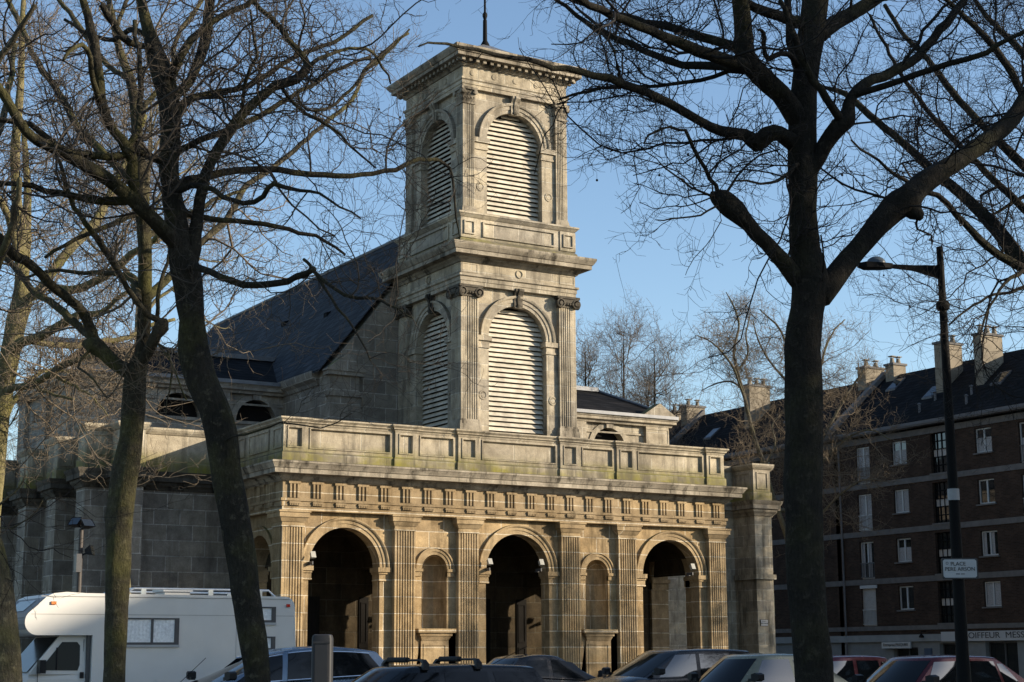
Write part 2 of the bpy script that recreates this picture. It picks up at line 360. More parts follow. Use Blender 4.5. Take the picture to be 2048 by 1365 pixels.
def porch():
    m = MB()
    xs = [0.01, 5.08, 7.87, 12.63, 15.43, W-.01]; yf, yb = .25, .85
    for (c, r), a, b in zip(ARCH, (xs[0], xs[2], xs[4]), (xs[1], xs[3], xs[5])): m.arch_wall(a, b, 0, 6.87, c, r, 4.87, 0, yf, yb)
    for (c, r), a, b in zip(NICHE, (xs[1], xs[3]), (xs[2], xs[4])):
        m.arch_wall(a, b, 0, 6.87, c, r, 4.87, 2.6, yf, yf+.12, back=False)
        n = 14; cols = []
        for k in range(n+1):                      # half round niche and its quarter dome
            t = math.pi*k/n; x, y = c-r*math.cos(t), yf+.12+r*1.0*math.sin(t)
            cols.append([(x, y, 2.6), (x, y, 4.87)] + [(c-r*math.cos(t)*math.cos(q), yf+.12+r*math.sin(t)*math.cos(q), 4.87+r*math.sin(q)) for q in [math.pi/2*i/8 for i in range(1, 9)]])
        m.loft(cols, closed=False); m.face((c-r, yf, 2.6), (c+r, yf, 2.6), (c+r, yf+.7, 2.6), (c-r, yf+.7, 2.6))
        m.face((a, yb, 0), (b, yb, 0), (b, yb, 6.87), (a, yb, 6.87))
    p = m.build('portico', GOLD, church, .5)
    for x0, x1 in PIL:
        porch_pilaster(x0+.004, x1-.004, p)
        m = MB(); capital(m, x0, x1, 0, .25); m.build('capital', GOLDT, p)
        m = MB(); m.box(x0-.06, x1+.06, -.06, .25, 0, .34); m.box(x0-.03, x1+.03, -.03, .25, .34, .5); m.build('pilaster_base', GOLDT, p)
    for c, r in ARCH:
        m = MB(); m.archivolt(c, 4.87, [(r-.01,-.1),(r-.01,.03),(r+.14,.03),(r+.14,.06),(r+.27,.06),(r+.27,.10),(r+.32,.13),(r+.36,.13),(r+.38,-.1)], yf); m.build('archivolt', GOLDT, p, .5)
        for sg in (-1, 1):
            xa, xb = sorted((c+sg*(r-.12), c+sg*(r+.40))); m = MB()
            m.box(xa+.08, xb-.0, yf-.05, yb-.02, 4.36, 4.42); m.box(xa+.09, xb-.01, yf-.03, yb-.03, 4.42, 4.62)
            m.box(xa+.05, xb, yf-.08, yb-.01, 4.62, 4.70); m.box(xa, xb+.03, yf-.14, yb, 4.70, 4.87); m.build('impost', GOLDT, p)
    for c, r in NICHE:
        m = MB(); m.archivolt(c, 4.87, [(r-.005,-.1),(r-.005,.03),(r+.12,.03),(r+.12,.06),(r+.22,.06),(r+.24,.1),(r+.29,.1),(r+.30,-.1)], yf, 22)
        for sg in (-1, 1):
            xa, xb = sorted((c+sg*(r-.02), c+sg*(r+.34))); m.box(xa, xb, yf-.10, yf+.1, 4.76, 4.868); m.box(xa+.02, xb-.03, yf-.05, yf+.1, 4.58, 4.76)
        m.build('niche_surround', GOLDT, p, .5)
        m = MB(); m.box(c-.82, c+.82, yf-.29, yf+.02, 2.44, 2.59); m.box(c-.70, c+.70, yf-.2, yf+.02, 2.32, 2.44); m.taper(c-.58, c+.58, yf-.09, yf+.02, 2.14, 2.32, .08)
        m.box(c-.60, c+.60, yf-.07, yf+.02, .2, 2.14); m.frame(c-.5, c+.5, .4, 2.02, yf-.07, .06, .025); m.build('niche_ledge', GOLDT, p)
    path = [(0, 5.2), (0, 0), (W, 0), (W, 5.2)]
    m = MB(); m.sweep(path, ENT); m.build('architrave', GOLDT, p)
    m = MB(); m.sweep([(0, 5.2), (0, 0), (W, 0), (W, 5.2)], FRZ)
    def tri(m, x):
        w = .2
        m.box(x-.225, x+.225, -.02, .02, 7.33, 7.95); m.box(x-.24, x+.24, -.09, .02, 7.86, 7.945)
        for k in (-1, 0, 1): m.prism_z([(x+k*.15-.045, -.018), (x+k*.15-.035, -.075), (x+k*.15+.035, -.075), (x+k*.15+.045, -.018)], 7.335, 7.86)
        m.box(x-.22, x+.22, -.12, -.04, 7.13, 7.2)
        for k in range(6): m.box(x-.20+k*.07, x-.15+k*.07, -.11, -.045, 7.06, 7.13)
    for i in range(22): tri(m, .45+i*.9357)
    for T in (Matrix(((0,1,0,0),(-1,0,0,5.2),(0,0,1,0),(0,0,0,1))), Matrix(((0,-1,0,W),(1,0,0,0),(0,0,1,0),(0,0,0,1)))):
        m.T = T
        for i in range(5): tri(m, .5+i*.95)
    m.T = None; m.build('triglyph_frieze', GOLDT, p)
    m = MB(); m.sweep(path, COR)
    m.build('cornice', CORN, p)
    # parapet: projecting pedestals over the pilasters, sunk panels between
    m = MB(); ped = [(a-.02, b+.03) for a, b in PIL]; y0 = .06
    for a, b in ped: m.panel(a, b, 8.66, 10.08, (a+.2, b-.2, 9.25, 9.95), -.02, .08); m.frame(a+.15, b-.15, 9.2, 10.0, -.02, .05, .035); m.face((a,-.02,8.66),(a,.2,8.66),(a,.2,10.08),(a,-.02,10.08)); m.face((b,-.02,8.66),(b,.2,8.66),(b,.2,10.08),(b,-.02,10.08))
    for (a, b), (c, d) in zip(ped[:-1], ped[1:]): m.panel(b, c, 8.66, 10.08, (b+.2, c-.2, 9.25, 9.95), y0, .09); m.frame(b+.15, c-.15, 9.2, 10.0, y0, .05, .035)
    for x in (-.02, W+.03): m.face((x,.2,8.66),(x,5.2,8.66),(x,5.2,10.08),(x,.2,10.08))
    m.face((-.02,.5,8.66),(W,.5,8.66),(W,.5,10.2),(-.02,.5,10.2))
    b_ = [(-.3,8.66),(.06,8.66),(.06,9.02),(.0,9.08),(-.1,9.08)]
    jog = [(-.02, 5.2)]
    for i, (a, b) in enumerate(ped):
        if i > 0: jog += [(a, y0), (a, -.02)]
        else: jog += [(a, -.02)]
        jog += [(b, -.02)] + ([(b, y0)] if i < 5 else [])
    jog += [(W+.03, 5.2)]
    m.sweep(jog, b_); m.sweep(jog, CAP); m.box(0, W, .3, 1.0, 8.7, 10.33)
    m.T = Matrix(((0,1,0,-.02),(-1,0,0,5.2),(0,0,1,0),(0,0,0,1)))
    for x0, x1 in ((.3, 1.5), (1.9, 3.9), (4.3, 5.1)): m.frame(x0, x1, 9.2, 9.98, -.005, .06, .04)
    m.T = None; m.build('parapet', PARA, p)
    # porch room: side walls, vaulted ceiling, back wall with piers, floor
    for T in (Matrix(((0,1,0,0),(-1,0,0,5.2),(0,0,1,0),(0,0,0,1))), Matrix(((0,-1,0,W),(1,0,0,0),(0,0,1,0),(0,0,0,1)))):
        m = MB(T); L = 5.2; left = T[0][1] > 0; c = 2.5 if left else 2.7
        a, b = (0, L-.25) if left else (.25, L)
        m.arch_wall(a, b, 0, 6.87, c, 1.25, 4.87, 0, .26, 1.1)
        for x0 in ((.35, L-.9) if left else (.01, 4.2)):
            x0 = x0 if not (left and x0 > 4) else L-.89
            m.pilaster(x0, x0+.88, .004, .3, .5, 6.28); capital(m, x0, x0+.88, .004, .27); m.box(x0-.05, x0+.93, -.05, .25, 0, .5)
        m.archivolt(c, 4.87, [(1.24,-.1),(1.24,.05),(1.5,.05),(1.56,.1),(1.6,.1),(1.61,-.1)], .26)
        for sg in (-1, 1):
            xa, xb = sorted((c+sg*1.13, c+sg*1.62)); m.box(xa, xb, .14, 1.12, 4.70, 4.87); m.box(xa+.06, xb-.03, .2, 1.1, 4.42, 4.70)
        m.build('portico_side', GOLDT, p, .5)
    m = MB(); yw = 4.1
    m.face((.9,yw,0),(W-.9,yw,0),(W-.9,yw,7.2),(.9,yw,7.2))
    for a, b in ((7.2,7.9),(15.6,16.3)):
        m.box(a, b, 3.6, yw+.02, 0, 4.7); m.box(a-.08, b+.08, 3.52, yw+.02, 4.7, 4.95); m.box(a, b, 3.6, yw+.02, 4.95, 7.1)
    m.box(.8, W-.8, .8, 5.2, 6.95, 7.15); m.box(.5, W-.5, .6, 5.2, 8.45, 8.62)
    for a, b in ((1.0, 5.0), (5.1, 7.9), (8.0, 12.6), (12.7, 15.4), (15.5, 19.6)):
        n = 12; m.loft([[((a+b)/2-(b-a)/2*math.cos(math.pi*k/n), .82, 4.95+1.95*math.sin(math.pi*k/n)) for k in range(n+1)], [((a+b)/2-(b-a)/2*math.cos(math.pi*k/n), yw, 4.95+1.95*math.sin(math.pi*k/n)) for k in range(n+1)]], closed=False)
    m.build('porch_inner_wall', stone('stone_inner_shaded', (.034,.026,.016), (.07,.054,.033), (.08,.07,.05), stain=.3), p)  # inner stone nearly black: the porch shade is put into its colour
    m = MB(); m.box(-.4, W+.4, -.5, 5.2, 0, .17); m.box(-.1, W+.1, -.12, 5.2, .17, .33); m.build('steps', plain('step_stone_shaded', (.03,.028,.026), .9, spec=.1, scale=3), p)  # floor colour darkened too, to cut bounced light and keep the porch dark
    for a_, b_2 in ((5.14, 5.54), (12.5, 12.98), (9.2, 11.2), (1.2, 3.4)):   # narrow black strips put in for dark recesses, and wide doors in the back wall
        m = MB(); m.box(a_, b_2, yw-.05, yw-.004, .33, 3.9); m.frame(a_+.06, b_2-.06, .6, 1.9, yw-.05, .05, .03); m.frame(a_+.06, b_2-.06, 2.1, 3.7, yw-.05, .05, .03); m.build('door_or_dark_recess', BLACK, p)
porch()

TCX, TCY = 10.685, 3.47
def rotface(k): return Matrix.Translation((TCX, TCY, 0)) @ Matrix.Rotation(k*math.pi/2, 4, 'Z')
def square(h): return [(TCX-h, TCY+h), (TCX-h, TCY-h), (TCX+h, TCY-h), (TCX+h, TCY+h)]
def tower():
    core = MB()
    for k in range(4):
        core.T = rotface(k); h = 2.775-.2
        core.arch_wall(-h, h, 8.6, 16.5, 0, 1.4, 14.4, 10.35, -h, -h+.5)
        h2 = 2.57-.16; core.arch_wall(-h2, h2, 19.45, 25.1, 0, 1.36, 22.85, 19.5, -h2, -h2+.45)
    core.T = None
    t = core.build('bell_tower', PALE, church, .5)
    m = MB()
    m.box(TCX-1.75, TCX+1.75, TCY-1.75, TCY+1.75, 9, 16.4); m.box(TCX-1.7, TCX+1.7, TCY-1.7, TCY+1.7, 19.3, 25)
    m.build('louvre_dark_backing', BLACK, t)  # solid black box standing in for the unlit depth behind the louvres
    for k in range(4):
        T = rotface(k)
        for stage in (0, 1):
            hw, pw, dep, zb, zc, zi, r, nf = ((2.775, .82, .2, 10.9, 15.95, 14.4, 1.4, 7), (2.57, .56, .16, 19.8, 24.28, 22.85, 1.36, 6))[stage]
            yw = -hw+dep; e = .004
            for sg in (-1, 1):
                x0, x1 = sorted((sg*(hw-e), sg*(hw-pw)))
                m = MB(T); m.pilaster(x0, x1, -hw, yw+.02, zb, zc+.05, nf, .04); m.build('pilaster', PALE, t)
                m = MB(T); b = .06 if stage == 0 else .05            # base
                m.box(x0-b*1.5, x1+b*1.5, -hw-b*1.6, yw+.01, zb-.5 if stage == 0 else zb-.3, zb-.2); m.box(x0-b, x1+b, -hw-b, yw+.01, zb-.2, zb-.08); m.box(x0-b*.4, x1+b*.4, -hw-b*.5, yw+.01, zb-.08, zb)
                m.build('pilaster_base', CORN, t)
                m = MB(T)
                if stage == 0:                                       # ionic capital with two volutes
                    m.box(x0-.02, x1+.02, -hw-.04, yw+.01, zc, zc+.08); m.box(x0-.06, x1+.06, -hw-.12, yw+.01, zc+.2, zc+.34); m.box(x0-.14, x1+.14, -hw-.15, yw+.01, zc+.36, zc+.46)
                    m.taper(x0-.01, x1+.01, -hw-.05, yw+.01, zc+.08, zc+.2, .05)
                    for q in (x0+.02, x1-.02):
                        m.lathe([(.20,.04),(.20,-.12),(.15,-.14),(.14,-.09),(.09,-.09),(.085,-.14),(.0,-.15)], (q, -hw-.03, zc+.16), 18, 'y')
                    for j in range(4): m.lathe([(.045,-.1),(.05,-.14),(0,-.19)], (x0+.22+j*.125, -hw, zc+.14), 8, 'y')
                else:                                                # leafy capital
                    m.taper(x0+.01, x1-.01, -hw+.01, yw+.01, zc, zc+.55, .05); m.box(x0-.10, x1+.10, -hw-.11, yw+.01, zc+.56, zc+.66); m.box(x0-.03, x1+.03, -hw-.04, yw+.01, zc-.05, zc+.02)
                    for row, (z, n_) in enumerate(((zc+.03, 4), (zc+.24, 3))):
                        for j in range(n_):
                            cx = x0+(j+.5)*(x1-x0)/n_; w = (x1-x0)/n_*.42
                            m.loft([[(cx-w, -hw-.0, z), (cx+w, -hw-.0, z)], [(cx-w*.95, -hw-.05, z+.13), (cx+w*.95, -hw-.05, z+.13)], [(cx-w*.7, -hw-.11, z+.21), (cx+w*.7, -hw-.11, z+.21)], [(cx-w*.4, -hw-.13, z+.17), (cx+w*.4, -hw-.13, z+.17)]], closed=False)
                    for q in (x0+.0, x1-.0): m.lathe([(.10,.02),(.10,-.08),(.06,-.1),(0,-.1)], (q, -hw-.04, zc+.46), 12, 'y')
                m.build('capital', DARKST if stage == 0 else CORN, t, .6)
                xa, xb = sorted((sg*(r-.005), sg*(hw-pw-.005)))        # jamb strip with impost and roundel
                m = MB(T); m.box(xa, xb, yw-.05, yw+.3, 10.4 if stage == 0 else 19.5, zi-.5); z = zi
                m.box(xa-(.05 if sg > 0 else 0), xb+(.0 if sg > 0 else .05), yw-.1, yw+.4, z-.5, z-.42); m.box(xa-(.02 if sg > 0 else 0), xb+(.0 if sg > 0 else .02), yw-.08, yw+.4, z-.42, z-.2)
                m.box(xa-(.10 if sg > 0 else 0), xb+(.0 if sg > 0 else .10), yw-.16, yw+.45, z-.2, z); m.build('impost', PALE, t)
                m = MB(T); m.ring((xa+xb)/2, (11.95 if stage == 0 else 20.75), yw-.05, .19, .13, .035); m.lathe([(.12,.0),(.1,-.02),(0,-.02)], ((xa+xb)/2, yw-.05, (11.95 if stage == 0 else 20.75)), 16, 'y'); m.build('roundel', PALE, t, .6)
            m = MB(T); m.archivolt(0, zi, [(r-.01,-.05),(r-.01,.05),(r+.14,.05),(r+.14,.085),(r+.28,.085),(r+.30,.13),(r+.36,.16),(r+.41,.16),(r+.42,-.05)], yw); m.build('archivolt', PALE, t, .5)
            m = MB(T); zt = zi+r                                       # scrolled keystone
            for j, dx in enumerate((-.14, 0, .14)):
                d = .05 if j != 1 else .0
                m.prism_x([(yw+.1, zt-.08), (yw-.16+d, zt-.06), (yw-.2+d, zt+.02), (yw-.17+d, zt+.2), (yw-.22+d, zt+.45), (yw-.34+d, zt+.6), (yw-.32+d, zt+.70), (yw+.1, zt+.72)], dx-.062, dx+.062)
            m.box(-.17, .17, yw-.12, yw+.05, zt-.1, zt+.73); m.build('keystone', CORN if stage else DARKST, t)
            m = MB(T); z = 10.38 if stage == 0 else 19.52; yl = yw+.30
            while z < zi+r-.14:
                zt_ = z+.17; hwid = r+.06 if zt_ < zi else math.sqrt(max(0, (r+.06)**2-(zt_-zi)**2))
                m.prism_x([(yl-.06, z), (yl-.03, z-.006), (yl+.09, z+.165), (yl+.06, z+.171)], -hwid, hwid); z += .205
            m.build('louvre_screen', SLAT, t)
    m = MB(); sq = square(2.775)
    m.sweep(sq, [(-.6,16.42),(.02,16.42),(.02,16.58),(.05,16.59),(.05,16.74),(.12,16.78),(.12,16.86),(0,16.88),(0,17.36),(.06,17.4),(-.2,17.42)], True)
    for k in range(4):
        m.T = rotface(k); m.ring(0, 17.12, -2.775, .18, .13, .045)
        for a, b in ((-2.72, -1.98), (1.98, 2.72)): m.frame(a, b, 16.93, 17.33, -2.775, .04, .02)
    m.T = None; m.build('frieze', PALE, t)
    m = MB(); m.sweep(sq, [(-.4,17.36),(.06,17.36),(.12,17.44),(.2,17.5),(.24,17.56),(.52,17.6),(.52,17.76),(.56,17.78),(.66,17.94),(.68,18.0),(.68,18.06),(-.4,18.2)], True); m.build('cornice', CORN, t)
    m = MB(); sq = square(2.76)
    m.sweep(sq, [(-.4,18.05),(.1,18.05),(.1,18.28),(.03,18.36),(0,18.4),(0,19.24),(.05,19.28),(.14,19.38),(.17,19.40),(.17,19.47),(-.5,19.52)], True)
    for k in range(4):
        m.T = rotface(k); m.frame(-1.75, 1.75, 18.5, 19.15, -2.76, .06, .07)
        for a, b in ((-2.8, -2.02), (2.02, 2.8)): m.box(a+.004*(a < 0), b-.004*(b > 0), -2.81, -2.7, 18.4, 19.24); m.frame(a+.14, b-.14, 18.55, 19.12, -2.81, .05, .06)
    m.T = None; m.build('pedestal_course', stone('stone_pedestal', (.36,.32,.25), (.46,.42,.34), (.55,.52,.44), stain=.4, row=1.8, wid=1.2, moss=(18.2, 18.55, (.16,.14,.04)), jfac=.35), t)
    m = MB(); sq = square(2.57)
    m.sweep(sq, [(-.6,24.92),(.02,24.92),(.02,25.08),(.05,25.09),(.05,25.24),(.1,25.28),(.1,25.36),(0,25.38),(0,25.86),(-.2,25.88)], True)
    for k in range(4):
        m.T = rotface(k)
        for j in range(-2, 3): m.lathe([(.14,.01),(.12,-.025),(0,-.03)], (j*1.05, -2.57, 25.6), 12, 'y')
    m.T = None; m.build('frieze', PALE, t)
    m = MB(); m.sweep(sq, [(-.4,25.84),(.06,25.86),(.12,25.94),(.16,25.96),(.16,26.12),(.5,26.14),(.5,26.28),(.55,26.3),(.64,26.44),(.66,26.5),(.66,26.56),(-.4,26.7)], True)
    for k in range(4):
        m.T = rotface(k)
        for j in range(17): x = -2.72+j*.34; m.box(x-.075, x+.075, -2.57-.36, -2.6, 25.98, 26.115)
    m.T = None; m.build('cornice', CORN, t)
    m = MB(); b = 3.1; ap = 28.05
    m.loft([[(TCX-b,TCY-b,26.6),(TCX+b,TCY-b,26.6),(TCX+b,TCY+b,26.6),(TCX-b,TCY+b,26.6)], [(TCX-b*.5,TCY-b*.5,27.2),(TCX+b*.5,TCY-b*.5,27.2),(TCX+b*.5,TCY+b*.5,27.2),(TCX-b*.5,TCY+b*.5,27.2)], [(TCX-.15,TCY-.15,ap),(TCX+.15,TCY-.15,ap),(TCX+.15,TCY+.15,ap),(TCX-.15,TCY+.15,ap)]], caps=(True, True)); m.build('roof', LEAD, t)
    m = MB(); m.lathe([(.26,ap-.1),(.18,ap+.1),(.10,ap+.25),(.09,ap+1.2),(.065,ap+1.25),(.11,ap+1.4),(.11,ap+1.5),(.05,ap+1.6),(.035,ap+5.2),(0,ap+5.3)], (TCX, TCY, 0), 10); m.box(TCX-.7, TCX+.7, TCY-.05, TCY+.05, ap+4.2, ap+4.3); m.build('spire_cross', IRON, t, .6)
tower()

def body():
    ye, zr, ze, xl, xr, yb = 6.3, 20.85, 13.5, 4.6, 15.95, 34.6
    xm = 10.26
    m = MB(); m.prism_y([(xl,0),(xr,0),(xr,ze),(xm,zr-.35),(xl,ze)], ye, ye+.8)
    m.box(xl, xl+.6, ye+.8, yb+2, 0, ze); m.box(xr-.6, xr, ye+.8, yb+2, 0, ze); m.box(xl, xr, yb+1.4, yb+2, 0, ze)
    for x0, x1 in ((xl-.05, xl+1.4), (xr-1.4, xr+.05)):
        m.box(x0, x1, ye-.35, ye+.01, 8, 12.3); m.box(x0-.08, x1+.08, ye-.43, ye+.01, 12.3, 12.48); m.box(x0+.05, x1-.05, ye-.3, ye+.01, 12.48, 13.2)
        m.box(x0-.14, x1+.14, ye-.5, ye+.01, 13.2, 13.36)
    m.sweep([(xl, yb), (xl, ye+.82)], [(-.1,12.9),(.06,12.9),(.12,13.05),(.3,13.2),(.36,13.42),(.36,13.5),(-.1,13.52)])
    nave = m.build('nave_wall', GREY, church)
    for x0, x1 in ((xl-.05, xl+1.4), (xr-1.4, xr+.05)):
        m = MB(); c = (x0+x1)/2; m.prism_y([(x0-.2,13.363),(x1+.2,13.363),(x1+.2,13.43),(c,14.12),(x0-.2,13.43)], ye-.55, ye-.05)
        m.build('pediment', GREY, nave)
    m = MB(); o = .35
    rl = [(xl-o, ye+.06, ze-.05), (xm, ye+.06, zr), (xm, yb, zr), (xl-o, yb+2.4, ze-.05)]; rr = [(xr+o, ye+.06, ze-.05), (xm, ye+.06, zr), (xm, yb, zr), (xr+o, yb+2.4, ze-.05)]
    m.face(*rl); m.face(*rr); m.face((xl-o, yb+2.4, ze-.05), (xm, yb, zr), (xr+o, yb+2.4, ze-.05)); m.face((xl-o, ye+.06, ze-.12), (xm, ye+.06, zr-.07), (xm, yb, zr-.07), (xl-o, yb+2.4, ze-.12)); m.face((xl-o,ye+.06,ze-.05),(xm,ye+.06,zr),(xm,ye+.06,zr-.07),(xl-o,ye+.06,ze-.12))
    rf = m.build('nave_roof', SLATE, church)
    m = MB(); m.tube([(xm, ye, zr+.02), (xm, yb+.1, zr+.02)], .09, 8); m.tube([(xm, yb, zr), (xl-o, yb+2.4, ze)], .07, 6); m.build('ridge_cap', LEAD, rf)
    for y, f in ((26, .25), (22.5, .42), (18.5, .6), (24, .14), (19.2, .3), (14.6, .22), (12.2, .5), (28, .5)):
        x = xl+(xm-xl)*f; z = ze+(zr-ze)*f
        m = MB(); m.loft([[(x-.28,y-.2,z-.3),(x-.28,y+.2,z-.3),(x-.28,y+.16,z+.06),(x-.28,y-.16,z+.06)],[(x+.12,y-.2,z+.1),(x+.12,y+.2,z+.1),(x+.12,y+.16,z+.2),(x+.12,y-.16,z+.2)]], caps=(True,True)); m.build('roof_vent', SLATE2, rf)
    # transept blocks either side
    for s_ in (-1, 1):
        xo, xi = (-4.75, xl) if s_ < 0 else (25.6, xr); ya, yz, zt = 11.0, 19.0, 13.2; rz = 15.25; ym = 15
        m = MB(); a, b = min(xo, xi), max(xo, xi); w = 1.35
        lun = [(1.65, 1.15), (-2.1+.35, 1.15)] if s_ < 0 else [(18.85, 1.2), (22.6, 1.2)]
        lun = [(-.2, 1.0), (3.35, .95)] if s_ < 0 else [(18.4, .95), (22.1, .95)]
        cut = (1.6 if s_ < 0 else 20.2)
        for (c, r), (p, q) in zip(lun, ((a, cut), (cut, b))): m.arch_wall(p, q, 0, zt, c, r, 11.75, 11.7, ya, ya+.5)
        m.box(a, a+.5, ya+.5, yz, 0, zt); m.box(b-.5, b, ya+.5, yz, 0, zt); m.box(a, b, yz-.5, yz, 0, zt)
        ps = [(-4.80, -3.4), (1.15, 2.05)] if s_ < 0 else [(24.25, 25.65), (19.75, 20.65)]
        for p, q in ps: m.box(p, q, ya-.22, ya+.01, 8, 12.95)
        for p, q in ((-3.4, 1.15), (2.05, 4.6)) if s_ < 0 else ((20.65, 24.25), (15.95, 19.75)): m.box(p, q, ya-.07, ya+.01, 12.42, 12.5)
        pth = [(a, yz), (a, ya), (b, ya)] if s_ < 0 else [(a, ya), (b, ya), (b, yz)]
        m.sweep(pth, [(-.2,12.9),(.24,12.9),(.28,13.0),(.42,13.05),(.42,13.16),(.5,13.24),(.52,13.3),(-.2,13.34)])
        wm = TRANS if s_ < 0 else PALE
        if s_ < 0:
            m.T = Matrix(((0,1,0,a),(-1,0,0,yz),(0,0,1,0),(0,0,0,1)))
            for p, q in ((.1,1.2),(3.4,4.6),(6.8,7.96)): m.box(p, q, -.2, .01, 8, 12.95)
            m.T = None
        tw = m.build('transept_wall', wm, church)
        for c, r in lun:
            m = MB(); m.archivolt(c, 11.75, [(r-.01,-.05),(r-.01,.06),(r+.26,.06),(r+.28,-.05)], ya, 18); m.box(c-r-.35, c+r+.35, ya-.1, ya+.05, 11.58, 11.72)
            m.box(c-.2, c+.2, ya-.16, ya+.05, 11.75+r-.03, 11.75+r+.38); m.build('window_surround', wm, tw)
            m = MB(); m.face((c-r-.1,ya+.42,11.6),(c+r+.1,ya+.42,11.6),(c+r+.1,ya+.42,11.75+r+.1),(c-r-.1,ya+.42,11.75+r+.1)); m.build('lunette_window', BLACK, tw)  # flat black sheet stands in for the dark depth of the opening
        p, q = ps[0]; c = (p+q)/2
        m = MB(); m.prism_y([(p-.3,13.345),(q+.3,13.345),(q+.34,13.42),(c,14.08),(p-.34,13.42)], ya-.5, ya+.1); m.frame(p, q, 12.0, 12.8, ya-.22, .06, .025)
        m.build('pediment', wm, tw)
        if s_ > 0:
            m = MB(); m.tube([(16.25,ya-.4,13.1),(16.25,ya-.18,12.6),(16.2,ya-.12,12.2),(16.2,ya-.12,8.8)], .07, 8); m.build('downpipe', LEAD, tw)
        m = MB(); a2, b2 = (a-.45, xl+2.2) if s_ < 0 else (xr-2.2, b+.45)
        h = 2.0
        if s_ < 0: m.face((a2,ya-.5,zt+.13),(b2,ya-.5,zt+.13),(b2,ym,rz),(a2+h,ym,rz)); m.face((a2,yz+.3,zt+.13),(b2,yz+.3,zt+.13),(b2,ym,rz),(a2+h,ym,rz)); m.face((a2,ya-.5,zt+.13),(a2,yz+.3,zt+.13),(a2+h,ym,rz))
        else: m.face((a2,ya-.5,zt+.13),(b2,ya-.5,zt+.13),(b2-h,ym,rz),(a2,ym,rz)); m.face((a2,yz+.3,zt+.13),(b2,yz+.3,zt+.13),(b2-h,ym,rz),(a2,ym,rz)); m.face((b2,ya-.5,zt+.13),(b2,yz+.3,zt+.13),(b2-h,ym,rz))
        tr = m.build('transept_roof', SLATE2, church)
        m = MB(); m.box(min(a2+h*(s_<0), a2), b2-h*(s_>0), ym-.3, ym+.3, rz-.06, rz+.16); m.box(a2, b2, ya-.58, ya-.44, zt+.08, zt+.24)
        if s_ > 0: m.tube([(b2-h,ym,rz+.05),(b2,ya-.5,zt+.2)], .09, 6)
        else: m.tube([(xl+.05,ya-.45,zt+.22),(xl+1.45,ym,rz+.1)], .09, 6)
        m.build('ridge_cap', LEAD, tr)
    # flank walls, corner piers and the aisles behind, with one continuous entablature and parapet
    F = 5.2
    for s_ in (-1, 1):
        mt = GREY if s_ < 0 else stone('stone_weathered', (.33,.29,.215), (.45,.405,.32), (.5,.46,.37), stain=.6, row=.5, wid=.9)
        m = MB()
        if s_ < 0:
            m.box(-4.9, 0.2, F, F+.8, 0, 8.0); m.box(-4.9, -3.95, 4.0, F, 0, 8.0); m.box(-5.85, -4.9, 5.1, 6.2, 0, 8.0)
            m.box(-4.9, -4.2, F+.8, 36, 0, 8.0); ys = [(9.5, 10.8), (14.0, 15.2), (18.6, 19.8), (23.2, 24.4), (27.8, 29.0)]
            for a, b in ys: m.box(-5.7, -4.9, a, b, 0, 8.0)
            path = [(-4.9, 36)]
            for a, b in ys[::-1]: path += [(-4.9, b), (-5.7, b), (-5.7, a), (-4.9, a)]
            path += [(-4.9, 6.2), (-5.85, 6.2), (-5.85, 5.1), (-4.9, 5.1), (-4.9, 4.0), (-3.95, 4.0), (-3.95, F), (-.04, F)]
        else:
            m.box(W-.2, 25.2, F, F+.8, 0, 8.0); m.box(25.2, 26.2, 3.65, F+1, 0, 8.0); m.box(26.2, 26.6, 4.15, F+1.4, 0, 8.0)
            m.box(26.1, 26.5, F+1.4, 36, 0, 8.0); m.box(25.1, 26.28, 3.52, F, 4.98, 5.2); m.box(26.28, 26.68, 4.03, F, 5.0, 5.18)
            m.box(25.08, 26.3, 3.5, F, 0, .8)
            path = [(W+.06, F), (25.2, F), (25.2, 3.65), (26.2, 3.65), (26.2, 4.15), (26.6, 4.15), (26.6, 36)]
        fw = m.build('flank_wall', mt, church)
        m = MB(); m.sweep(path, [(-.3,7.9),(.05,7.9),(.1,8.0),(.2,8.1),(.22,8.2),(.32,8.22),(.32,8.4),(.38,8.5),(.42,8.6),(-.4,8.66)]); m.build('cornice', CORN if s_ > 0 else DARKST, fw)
        m = MB(); m.sweep(path, [(-.4,8.6),(.05,8.6),(.05,9.0),(0,9.06),(0,10.06),(.04,10.08),(.12,10.18),(.15,10.24),(.16,10.25),(.16,10.33),(-.4,10.36)])
        if s_ < 0:
            m.frame(-5.7, -5.05, 9.15, 9.95, 5.1, .06, .04); m.T = Matrix(((0,1,0,-5.7),(-1,0,0,0),(0,0,1,0),(0,0,0,1)))
            m.T = None
            for a, b in ys: m.frame(-5.55, -5.05, 9.15, 9.95, a, .06, .04)
        else:
            m.frame(25.38, 26.05, 9.15, 9.95, 3.65, .06, .04); m.frame(26.27, 26.53, 9.15, 9.95, 4.15, .05, .04); m.frame(W+.3, 24.9, 9.15, 9.95, F, .06, .04)
            m.T = Matrix(((0,1,0,25.2),(-1,0,0,0),(0,0,1,0),(0,0,0,1))); m.frame(-5.05, -3.85, 9.15, 9.95, 0, .06, .04); m.T = None
        m.build('parapet', PARA, fw)
        m = MB(); x0, x1 = (-4.8, 4.7) if s_ < 0 else (15.9, 26.6); m.box(x0, x1, F+.9, 36, 8.9, 9.2); m.build('aisle_roof', LEAD, fw)
        m = MB()
        if s_ > 0: m.tube([(23.6, F-.14, 8.3), (23.6, F-.14, .3)], .08, 8)
        if s_ > 0: m.build('downpipe', IRON, fw)
body()
